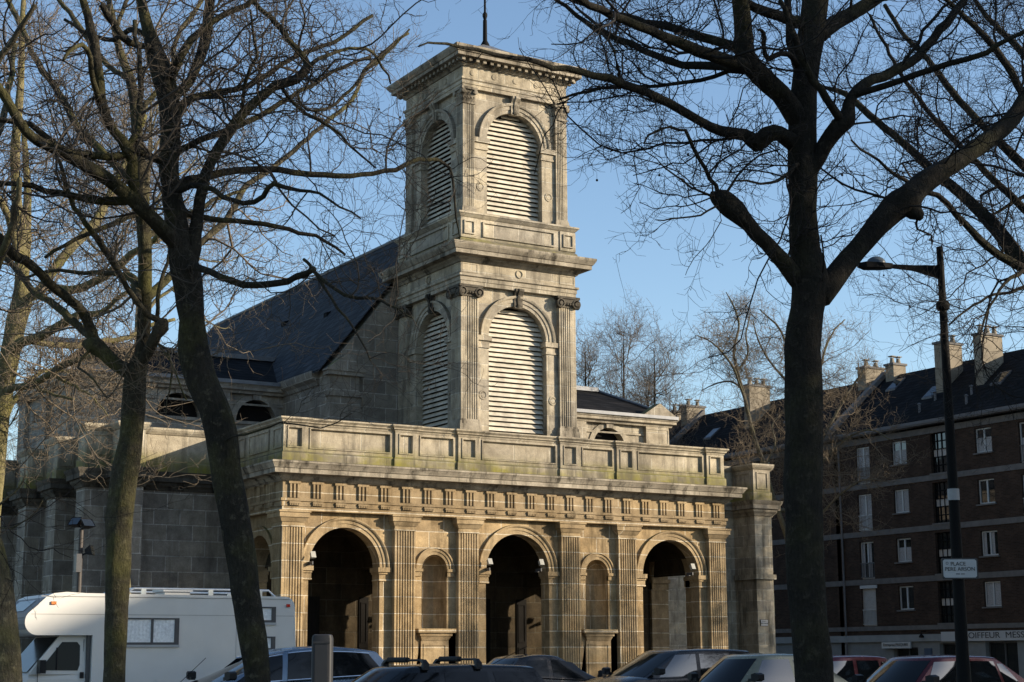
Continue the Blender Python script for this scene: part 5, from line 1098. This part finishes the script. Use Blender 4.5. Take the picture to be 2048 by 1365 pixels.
traced_tree('plane_tree', 'thick dark plane tree forking widely in front of the apartment row', 19.0,
    [(1628,1365,44),(1614,1200,43),(1608,1040,43),(1606,900,44),(1607,780,45),(1604,700,44),(1612,620,40),(1620,560,43),(1610,500,35),(1606,420,31),(1604,330,35),(1606,250,33),(1612,160,30),(1622,80,32),(1632,0,30),(1640,-120,24),(1630,-300,14),(1640,-430,3)],
    [[(1604,575,24),(1570,528,21,-.2),(1530,485,18,-.4),(1498,450,18,-.5),(1474,426,25,-.6),(1456,411,29,-.6),(1442,400,28,-.6),(1430,393,18,-.6),(1424,389,7,-.6)],
     [(1446,402,7,-.6),(1430,372,5,-.6),(1410,342,5,-.7),(1388,295,4.6,-.8),(1370,264,4.2,-.9),(1342,256,3.6,-1),(1312,262,3,-1.1),(1285,285,2,-1.2)],
     [(1440,396,4,-.6),(1405,385,3,-.9),(1365,360,2.5,-1.2),(1330,340,2,-1.5)], [(1450,395,4,-.6),(1478,352,3,-.4),(1520,310,2.5,-.2),(1560,300,2,.1)], [(1442,404,3,-.6),(1400,430,2.4,-1),(1340,438,2,-1.4),(1310,442,1.4,-1.6)],
     [(1640,590,30),(1675,545,28,.1),(1715,498,25,.2),(1755,450,26,.3),(1790,418,33,.4),(1815,400,36,.4),(1835,378,28,.5),(1868,352,23,.6),(1910,325,22,.8),(1960,292,22,1.0),(2010,252,22,1.2),(2060,190,20,1.5),(2120,90,17,1.8),(2170,-60,13,2)],
     [(1815,412,26,.4),(1832,428,20,.4),(1840,440,8,.4)],
     [(1590,290,22),(1560,268,19,-.2),(1535,270,22,-.3),(1512,286,23,-.3),(1490,270,15,-.4),(1440,262,13,-.6),(1400,242,12,-.8),(1340,206,12,-1),(1300,191,11,-1.2),(1250,170,10,-1.5),(1190,152,8,-1.8),(1130,137,7,-2),(1060,122,6,-2.3),(990,108,5,-2.5),(920,95,4,-2.8),(870,86,3,-3),(835,92,2,-3.1)],
     [(1596,250,30),(1560,190,26,-.2),(1518,150,27,-.4),(1492,112,26,-.5),(1486,50,22,-.6),(1474,-40,18,-.8),(1450,-160,12,-1)],
     [(1505,138,19,-.4),(1440,118,15,-.8),(1380,96,13,-1.2),(1300,62,12,-1.6),(1225,32,11,-2),(1160,0,9,-2.3),(1100,-35,7,-2.6)],
     [(1488,98,13,-.5),(1400,74,11,-.2),(1330,54,10,.2),(1272,40,8,.5),(1200,20,6,.8),(1120,-10,4,1)],
     [(1500,135,12,-.4),(1430,132,10,-.2),(1365,130,9.5,0),(1310,112,9,.2),(1262,90,8,.4),(1215,70,7,.6),(1175,48,6,.8),(1130,14,5,1),(1080,-30,4,1.2)],
     [(1510,152,7,-.4),(1455,145,6,-.2),(1400,158,5,0),(1340,168,4.5,.2),(1260,174,4,.5),(1180,182,3.5,.8),(1120,196,2.5,1)],
     [(1240,172,4,-1.5),(1235,130,4,-1.5),(1218,85,3.5,-1.4),(1190,50,3,-1.2),(1150,14,2.5,-1)],
     [(1600,165,13,.2),(1586,110,11,.3),(1578,50,10,.4),(1570,-40,8,.5)], [(1598,140,8,-.2),(1578,110,7,-.3),(1545,112,7,-.4),(1534,120,7,-.4),(1530,90,6,-.4),(1528,64,5,-.5),(1515,62,3,-.6)],
     [(1622,340,20),(1650,290,19,-.1),(1676,256,22,-.2),(1692,240,26,-.2),(1698,222,17,-.2),(1704,192,13,-.2),(1730,168,13,-.1),(1785,146,12.5,.1),(1835,112,11,.3),(1882,62,11,.5),(1928,2,9,.7),(1965,-70,7,.9)],
     [(1705,190,9,-.2),(1770,172,8.5,-.4),(1830,152,8,-.6),(1900,128,7,-.8),(1970,106,6.5,-1),(2048,62,5,-1.2),(2110,30,4,-1.4)], [(1806,138,5,.2),(1838,80,4.5,.5),(1872,28,4,.7),(1925,-6,3,.9)],
     [(1690,250,12,-.2),(1655,200,10,-.5),(1625,160,9,-.6),(1598,110,8,-.7),(1580,50,7,-.8),(1560,0,6,-.9)],
     [(1640,70,22),(1672,45,20,.2),(1720,18,18,.4),(1780,-25,15,.6),(1850,-90,10,.8)], [(1612,50,17),(1560,34,14,-.2),(1510,14,12,-.4),(1450,-18,10,-.6)],
     [(1640,600,3,-.3),(1650,520,2.4,-.5),(1640,470,2,-.6)], [(1590,330,6,-.3),(1560,360,4,-.6),(1520,370,3,-.9),(1470,360,2.4,-1.2)]],
    11, balls=26, dens=(2.3, 7.2, 9.5), group=FRONT)
traced_tree('plane_tree', 'dark crooked plane tree standing before the end of the camper van', 20.0,
    [(515,1365,29),(500,1240,32),(484,1120,34),(466,1020,35),(450,930,35),(444,870,37),(428,815,36),(402,760,37),(388,700,35),(384,640,28),(378,580,33),(372,540,35),(362,498,30),(352,440,27),(342,370,22),(338,320,23),(343,260,22),(340,210,24),(330,165,26),(312,110,20),(296,60,15),(282,0,13),(262,-90,9),(250,-220,3)],
    [[(384,520,17),(391,470,15),(398,423,14),(411,349,14),(428,314,13),(450,278,13),(473,244,13),(498,214,12),(548,174,11),(592,160,12),(614,138,11),(608,118,8),(588,95,7.5),(562,58,7),(540,35,7),(503,0,6),(460,-50,5)],
     [(614,140,6),(640,118,5),(680,105,4,.4),(715,95,4,.7),(745,105,3.5,1),(765,135,3,1.2),(785,170,2.2,1.4)],
     [(356,500,24),(325,462,18,-.3),(299,433,17,-.5),(278,405,18,-.6),(268,370,15,-.7),(264,324,14,-.8),(254,299,15,-.9),(228,262,12,-1),(208,222,12,-1.1),(200,170,12,-1.2),(192,110,12,-1.3),(182,60,11,-1.3),(168,0,10,-1.4),(150,-80,8,-1.5)],
     [(256,300,9,-.9),(274,265,8,-.8),(281,210,7.5,-.7),(280,150,7,-.6),(276,100,6,-.5),(270,40,5,-.4)],
     [(205,225,8,-1.1),(192,180,7,-1.4),(182,140,7,-1.6),(176,100,6,-1.8),(150,95,5,-2),(128,120,4,-2.2)],
     [(290,425,18,-.5),(262,398,17,-.7),(225,365,16,-.9),(174,335,15,-1.2),(120,302,14,-1.5),(80,285,14,-1.7),(50,259,13,-1.9),(15,200,12,-2.1),(-30,130,10,-2.3)],
     [(250,312,9,-.9),(215,314,9,-1),(160,306,9,-1.2),(118,296,8,-1.3),(60,250,7,-1.4),(-10,238,6,-1.5)],
     [(270,398,11,-.6),(230,402,11,-.6),(180,400,9,-.7),(120,385,8,-.8),(60,372,7,-1),(-10,366,6,-1.2)],
     [(352,370,12,.3),(395,358,11,.4),(448,344,9,.6),(523,339,8,.8),(590,345,7.5,1),(650,352,7,1.2),(722,349,6,1.5),(790,337,6,1.8),(840,318,5.5,2),(872,318,5,2.2),(892,332,4,2.3),(903,350,3.5,2.3),(910,390,3,2.3),(914,440,2,2.3),(918,480,1.5,2.3)],
     [(330,330,10),(290,310,9,-.2),(262,300,9,-.4)],
     [(385,535,10,-.3),(420,545,8,-.5),(463,563,8,-.7),(510,570,8,-.9),(550,567,8,-1.1),(595,555,7.5,-1.3),(630,540,7,-1.5)],
     [(628,542,5,-1.5),(668,575,4.5,-1.7),(710,595,4,-1.9),(760,600,3.5,-2.1),(800,620,2.5,-2.3),(830,635,1.6,-2.5)], [(630,545,4,-1.5),(660,600,3.5,-1.7),(690,640,3,-1.9),(720,680,2.4,-2),(740,720,1.6,-2.1)], [(620,530,4,-1.5),(608,520,4,-1.4)],
     [(372,430,8,.3),(420,438,7,.5),(470,442,6.5,.8),(530,448,6,1),(600,465,5,1.3),(650,485,4,1.5),(690,510,3,1.7)],
     [(348,380,10,-.3),(400,372,7,-.4),(450,395,6,-.6),(490,408,6,-.8),(525,392,6.5,-1),(548,368,6,-1.2),(600,382,4,-1.4),(660,400,3,-1.7),(720,440,2,-2)],
     [(350,250,12,.3),(372,205,10,.5),(405,190,8,.7),(470,180,7.5,.9),(520,160,7,1.1),(580,120,6,1.3),(640,95,5.5,1.5),(690,70,5,1.7),(745,30,4,2)],
     [(342,200,15,.2),(378,165,12,.4),(404,110,13,.5),(414,60,13,.6),(420,0,12,.7),(428,-80,9,.8)], [(332,165,14,-.2),(360,120,11,-.3),(385,80,10,-.3),(430,40,8,-.3),(490,10,7,-.3),(560,-30,5,-.3)],
     [(362,300,9,.4),(400,282,8,.5),(450,262,7.5,.7),(520,232,7,.9),(580,195,6,1.1),(620,170,5,1.2),(690,130,4.5,1.4),(740,115,4,1.6)],
     [(615,222,4,1),(670,210,4,1.3),(700,180,4,1.5),(722,150,3.5,1.6),(770,110,3,1.8),(820,60,2.4,2)],
     [(486,232,5),(490,170,4.5,-.3),(512,110,4,-.5),(506,60,3.5,-.7),(500,20,3,-.9)], [(560,170,5),(590,210,4.5,.2),(640,240,4,.4),(700,290,3,.7),(750,340,2,.9)],
     [(300,70,8),(260,60,7,.3),(225,80,6,.5),(180,70,5,.8),(130,40,4,1)], [(305,95,9,-.2),(262,85,9,-.4),(230,55,8,-.5),(205,10,7,-.7)], [(448,880,3,-.4),(500,865,2.4,-.8),(560,850,2,-1.1),(640,855,1.6,-1.4),(700,830,1.2,-1.6)]],
    12, balls=18, twigm=TWIGM, barkm=BARKM, dens=(2.3, 7.0, 9.5), group=FRONT)
traced_tree('plane_tree', 'mottled plane tree in front of the camper cab, with a low knobbed fork', 22.0,
    [(228,1365,25),(232,1250,25),(236,1120,26),(242,1010,30),(250,940,30),(262,880,26),(268,820,27),(270,770,26),(274,740,24),(284,700,16),(288,640,16),(290,560,16.5),(290,490,16),(287,420,16),(284,350,15),(276,280,13),(268,200,12),(258,150,11),(240,105,9),(226,40,8),(210,-40,6),(200,-120,2)],
    [[(262,752,20),(235,730,17),(210,708,17),(190,692,23),(178,690,19),(168,688,8)],
     [(190,690,14),(186,668,13),(164,623,11.5,-.2),(140,600,11,-.4),(117,582,11,-.5),(95,562,10.5,-.7),(73,541,10.5,-.9),(50,522,11,-1),(29,511,12,-1.2),(0,479,12,-1.4),(-40,430,10,-1.6)],
     [(182,680,11),(170,664,9,.2),(129,626,9,.4),(95,602,8.5,.6),(73,588,8,.8),(38,547,7.5,1),(0,500,7,1.2),(-40,450,6,1.4)],
     [(283,735,18),(298,700,14,-.1),(312,672,14,-.2),(324,652,18,-.2),(330,642,10,-.2)],
     [(314,640,8,-.2),(293,629,7.5,-.3),(275,604,7,-.4),(255,576,7,-.5),(237,545,7,-.6),(220,517,7,-.7),(200,487,7,-.8),(182,459,6.5,-1),(160,430,6,-1.1),(141,400,6,-1.3),(125,355,5,-1.5),(112,310,4,-1.7)],
     [(315,640,6,-.2),(315,615,5,-.2),(319,576,5,-.2),(328,545,4.5,-.2),(340,510,3.5,-.2),(356,495,2.5,-.2)],
     [(280,600,10),(268,560,10,.3),(248,550,9,.5)], [(265,556,7,.4),(225,548,6,.6),(170,545,5,.8),(95,543,4,1),(40,560,3,1.2)],
     [(292,600,12,.3),(318,572,10,.5),(345,548,9,.7),(393,495,8.5,1),(426,465,8.5,1.2),(453,440,8.5,1.4),(471,411,7.5,1.6),(483,382,7.5,1.8),(505,362,7,2),(540,340,6.5,2.2),(590,300,6,2.5),(640,255,5.5,2.8),(690,215,5,3),(715,180,5,3.2),(728,140,4.5,3.4),(770,105,4,3.6),(815,65,3,3.8)],
     [(282,365,10),(262,355,10,.3),(238,338,9.5,.5),(190,290,9,.8),(160,262,9,1),(138,220,8.5,1.2),(118,185,8,1.4),(85,143,8,1.6),(58,90,7.5,1.8),(40,48,7,2),(12,-10,6,2.2)],
     [(286,420,8,-.2),(250,438,7,-.4),(200,460,6,-.7),(150,480,5,-1),(90,515,4,-1.3)], [(288,480,8,.4),(330,445,7,.6),(380,430,6,.8),(430,400,5,1),(490,380,4,1.3)],
     [(245,110,7),(232,60,6,.3),(245,20,5,.5),(270,-30,4,.7)], [(270,250,8,.3),(300,200,7,.6),(340,150,6,.9),(352,80,5.5,1.2),(385,30,5,1.4),(420,-20,4,1.6)], [(258,160,7,.3),(215,130,7,.6),(165,65,7,.9),(140,25,6,1.1),(105,-15,5,1.3)],
     [(335,700,3,-.3),(345,730,2.5,-.5),(338,780,2,-.6),(330,830,1.2,-.7)], [(318,690,3,-.3),(350,740,2.4,-.6),(372,800,1.8,-.8)], [(180,700,4,-.3),(160,735,3,-.5),(190,760,2.4,-.7),(215,800,1.6,-.8)]],
    13, barkm=bark('plane_bark_mottled', (.042,.037,.026), (.075,.066,.042), (.13,.115,.075), .5), balls=14, twigm=TWIGL, dens=(2.3, 6.8, 9.0), group=FRONT)
traced_tree('plane_tree', 'pale mottled trunk leaning out at the edge, before the camper bonnet', 19.0,
    [(4,1365,44),(-2,1280,41),(-10,1190,39),(-22,1110,36),(-36,1060,34),(-60,980,34),(-85,880,33),(-110,760,32),(-130,620,30),(-140,480,26),(-150,330,20),(-150,150,12),(-140,0,3)],
    [[(-36,1040,6,-.2),(0,1010,3,-.3),(30,985,2.2,-.4),(55,950,1.6,-.5)], [(-30,1060,3,-.2),(20,1055,2,-.4),(60,1035,1.5,-.6),(90,1005,1,-.7)], [(-110,720,20),(-70,640,15,-.4),(-20,560,12,-.8),(20,470,9,-1.2),(40,360,6,-1.6)], [(-130,560,18),(-80,450,13,.5),(-30,330,10,1),(10,220,8,1.4),(30,90,6,1.8)], [(-145,420,16),(-90,300,12,-.3),(-40,180,9,-.6),(20,90,7,-.9),(70,10,5,-1.2)], [(-130,640,15),(-190,540,12),(-260,420,8)]],
    14, barkm=bark('plane_bark_flaked', (.055,.048,.034), (.10,.088,.06), (.19,.165,.10), .45), dens=(2.2, 4.5, 5.0), group=FRONT, tfrom=.6)
traced_tree('plane_tree', 'sunlit yellow green plane tree far behind, at the edge beside the church transept', 33.0,
    [(-28,1250,25),(-22,1100,24),(-12,950,23),(0,840,23),(10,770,22),(22,700,23),(34,640,24),(44,600,23),(44,560,17),(42,520,15),(42,470,14),(36,420,12),(30,350,11),(34,260,10),(42,150,8),(44,60,7),(50,-40,5)],
    [[(44,590,14),(50,500,12,.4),(53,450,11,.6),(56,400,9,.8),(52,330,8,1),(48,250,6,1.2)], [(40,540,10),(22,450,9,-.4),(5,410,8,-.8),(-20,370,6,-1)],
     [(50,600,17),(80,582,14,.2),(100,550,13,.4),(140,500,12,.6),(170,470,11.5,.8),(195,440,11,1),(215,400,9,1.2),(240,350,8,1.4),(260,300,7,1.6),(290,230,6,1.8)],
     [(95,578,11,-.2),(130,581,11,-.4),(170,573,10,-.6),(211,552,10,-.8),(240,530,9.5,-1),(264,508,9,-1.2),(310,480,7,-1.5),(350,440,6,-1.8),(400,420,5,-2)],
     [(22,710,12),(35,692,13,-.2),(47,684,12,-.3),(76,675,11,-.4),(117,652,10,-.6),(150,634,9.5,-.8),(165,630,9,-.9),(205,625,7,-1.1),(230,600,6,-1.3),(260,580,5,-1.5)],
     [(60,690,8,-.3),(100,688,7.5,0),(150,692,7.5,.3),(210,684,7,.6),(260,675,6,.9),(300,650,5,1.2),(350,640,4,1.4)],
     [(0,785,11),(30,775,9,-.3),(59,772,8.5,-.5),(97,752,8,-.7),(125,732,8,-.8),(146,725,7,-.9),(182,713,6,-1.1),(220,705,4,-1.3)],
     [(-6,860,9),(30,800,6,.6),(60,760,5,1),(100,740,4,1.4),(140,745,3,1.8)], [(60,770,5,-.5),(110,790,3.5,-.8),(150,800,2.6,-1.1)], [(100,752,4,-.7),(150,775,3,-1),(180,790,2.5,-1.3),(215,830,1.5,-1.6)]],
    15, barkm=bark('plane_bark_yellow', (.13,.112,.05), (.19,.165,.085), (.25,.215,.13), .6), twigm=TWIGL, dens=(3.2, 6.2, 7.5), ln=(2.0, .85, .32), rmin=(.006, .0045, .0035), balls=10)
traced_tree('plane_tree', 'plane tree whose long bare boughs slant in from the right edge above the lamp post', 25.0,
    [(2235,1365,46),(2232,1200,44),(2228,1000,43),(2224,850,42),(2220,700,40),(2214,560,36),(2208,430,30),(2204,280,24),(2202,120,18),(2196,-60,11),(2180,-220,3)],
    [[(2215,720,24),(2165,650,21,.2),(2120,600,19,.3),(2048,528,17,.5),(1980,445,15,.7),(1920,385,13.5,.9),(1872,348,12,1.1),(1800,282,9.5,1.4),(1740,232,8.5,1.6),(1690,188,7,1.8),(1640,172,4.5,2)],
     [(2215,640,18),(2120,572,14,-.2),(2048,538,12,-.4),(2000,512,11,-.5),(1960,480,10,-.7),(1912,430,8,-.9),(1875,390,7,-1.1),(1835,380,6,-1.2),(1790,350,4.5,-1.4),(1740,312,3.5,-1.6),(1700,282,2.5,-1.8)],
     [(2212,500,22),(2140,410,16,.4),(2080,360,14,.6),(2030,315,12,.8),(1960,245,9.5,1),(1905,185,8.5,1.2),(1855,120,7,1.4),(1800,60,5.5,1.6),(1770,10,5,1.8)],
     [(2208,470,16),(2110,290,12,-.4),(2048,190,10,-.7),(1990,95,9,-1),(1935,40,7,-1.2),(1880,-10,5,-1.4)],
     [(2212,570,16),(2090,458,11,.8),(2000,372,8.5,1.2),(1940,312,7.5,1.5),(1880,250,6.5,1.8),(1820,175,5.5,2.1),(1780,110,4.5,2.4),(1740,30,3.5,2.7)],
     [(2205,330,14),(2120,200,10,.5),(2048,110,8.5,.8),(1990,50,7,1.1),(1940,-10,5,1.3)], [(2000,372,4,1.2),(1960,395,4,1.2),(1985,430,3.5,1.2),(2048,392,5,1.2),(2110,370,5,1.2)], [(2090,560,7,-.2),(2020,585,4,-.6),(1960,600,3,-.9),(1900,650,2,-1.2)], [(2048,540,6,-.4),(2000,580,3.5,-.8),(1970,640,2.6,-1.1),(1940,690,1.6,-1.4)]],
    16, balls=16, dens=(2.4, 7.0, 9.0), ln=(1.7, .75, .28), tfrom=.5)
traced_tree('bare_tree', 'slender sunlit bare tree leaning beside the church corner pier, before the apartments', 84.0,
    [(1602,1330,10),(1592,1200,9.5),(1580,1100,9),(1562,1040,8.5),(1545,990,8),(1528,930,7.5),(1510,880,7),(1498,835,6.5),(1488,790,6),(1474,740,5.5),(1468,700,4.5),(1478,650,3.5),(1466,610,2.6),(1452,585,1.6)],
    [[(1490,800,5.5),(1480,772,4.5,-.5),(1466,735,4,-1),(1440,700,3.2,-1.5),(1415,680,2.4,-2),(1390,672,1.4,-2.5)], [(1482,775,4),(1465,765,3.2,.6),(1440,765,2.6,1),(1405,780,1.6,1.5)], [(1478,745,4),(1495,710,3.5,.8),(1492,670,3,1.2),(1500,630,2,1.6)],
     [(1585,1010,7,1),(1590,900,6,1.5),(1592,800,5.5,2),(1580,720,4.5,2.5),(1560,660,3.5,3),(1520,620,2.4,3.4)], [(1590,860,6,1.5),(1630,780,5,2),(1650,700,4,2.5),(1670,660,3,3),(1690,640,2,3.4)], [(1580,780,5,2),(1545,730,4,1.5),(1520,690,3,1),(1505,640,2,.6)],
     [(1595,1000,6,1),(1640,930,5,.5),(1690,880,4,0),(1740,860,3,-.5),(1780,880,2,-1)], [(1600,960,6,1),(1660,850,5,1.2),(1700,780,4,1.4),(1730,740,2.6,1.6)], [(1610,1060,5,0),(1680,990,4,-.8),(1730,960,3,-1.5),(1780,965,2,-2)], [(1545,1000,5,-.3),(1515,985,3.6,-.8),(1490,950,2.6,-1.2),(1470,905,1.6,-1.6)], [(1530,935,4,0),(1550,890,3.4,.5),(1545,850,2.6,1),(1570,820,1.8,1.4)]],
    17, barkm=bark('bark_grey', (.075,.068,.052), (.12,.108,.08), (.16,.145,.11), .3), twigm=TWIGL, dens=(4.6, 5.2, 5.0), ln=(2.0, .9, .4), rmin=(.009, .007, .006), tfrom=.55, lo=.1, rk=.6)
for i, (px, dep, h, sp, lab) in enumerate(((1170, 108, 24.5, 5.2, 'bare upright tree rising right behind the tower, above the low slate roof'), (1245, 112, 26.0, 5.6, 'bare bushy tree between two others behind the church, beyond the slate roof'), (1320, 106, 23.5, 5.4, 'bare tree behind the small stone pediment on the church roof'))):
    p = at(px, 1300, dep); free_tree('bare_tree', lab, float(p[0]), float(p[1]), h, sp, 30+i, BARK, plain('twig_grey', (.12,.10,.08), .9, spec=.1, var=.3), fork=.42, nl=9, r0=.22, dens=(2.8, 3.6, 3.4), ln=(2.4, 1.0, .45), rmin=(.012, .010, .008), up=(.22, .25, .25))
for i, (px, dep, h, lab) in enumerate(((40, 120, 19, 'far bare tree low in the gap of sky beyond the church aisle'), (-45, 95, 22, 'far bare tree at the outermost edge behind the leaning pale trunk'))):
    p = at(px, 1300, dep); free_tree('bare_tree', lab, float(p[0]), float(p[1]), h, 6, 40+i, BARKL, TWIGL, fork=.3, nl=9, r0=.22, dens=(1.8, 2.6, 2.2), ln=(2.4, 1.0, .45), rmin=(.013, .011, .009))
for i, (px, dep, h, sp, lab) in enumerate(((252, 45, 19.5, 5.6, 'tall bare plane tree hidden behind the mottled knobbed trunk, near the church wall'),)):
    p = at(px, 1300, dep); free_tree('plane_tree', lab, float(p[0]), float(p[1]), h, sp, 60+i, BARKL, TWIGL, fork=.62, nl=10, r0=.17, dens=(2.6, 4.5, 4.5), ln=(2.0, .85, .36), rmin=(.007, .0055, .0045))
# unseen plane trees added on the right, thickened to dapple the low sun
for i, (x, y, h, sp, lab) in enumerate(((62, 47, 16.5, 5.5, 'unseen plane tree on the right, thickened to dapple the church front'), (34, 20.5, 13, 5, 'unseen plane tree on the right, thickened to dapple the camper van'), (27, 4.2, 16.5, 5.5, 'unseen plane tree added on the right to shade the dark forked tree'), (66, 45, 17.5, 5.5, 'unseen plane tree added by the apartment row to dim the church corner pier'), (71, 40, 19, 6, 'unseen plane tree added in the side street to thicken the shade on the church'), (65, 34, 17, 5, 'unseen slimmer plane tree added on the right to soften the sun on the porch'))):
    free_tree('plane_tree', lab, x, y, h, sp, 50+i, BARK, TWIG, fork=.22, nl=16, r0=.28, dens=(4.0, 5.5, 5.0), ln=(1.9, .8, .35), rmin=(.012, .010, .008))
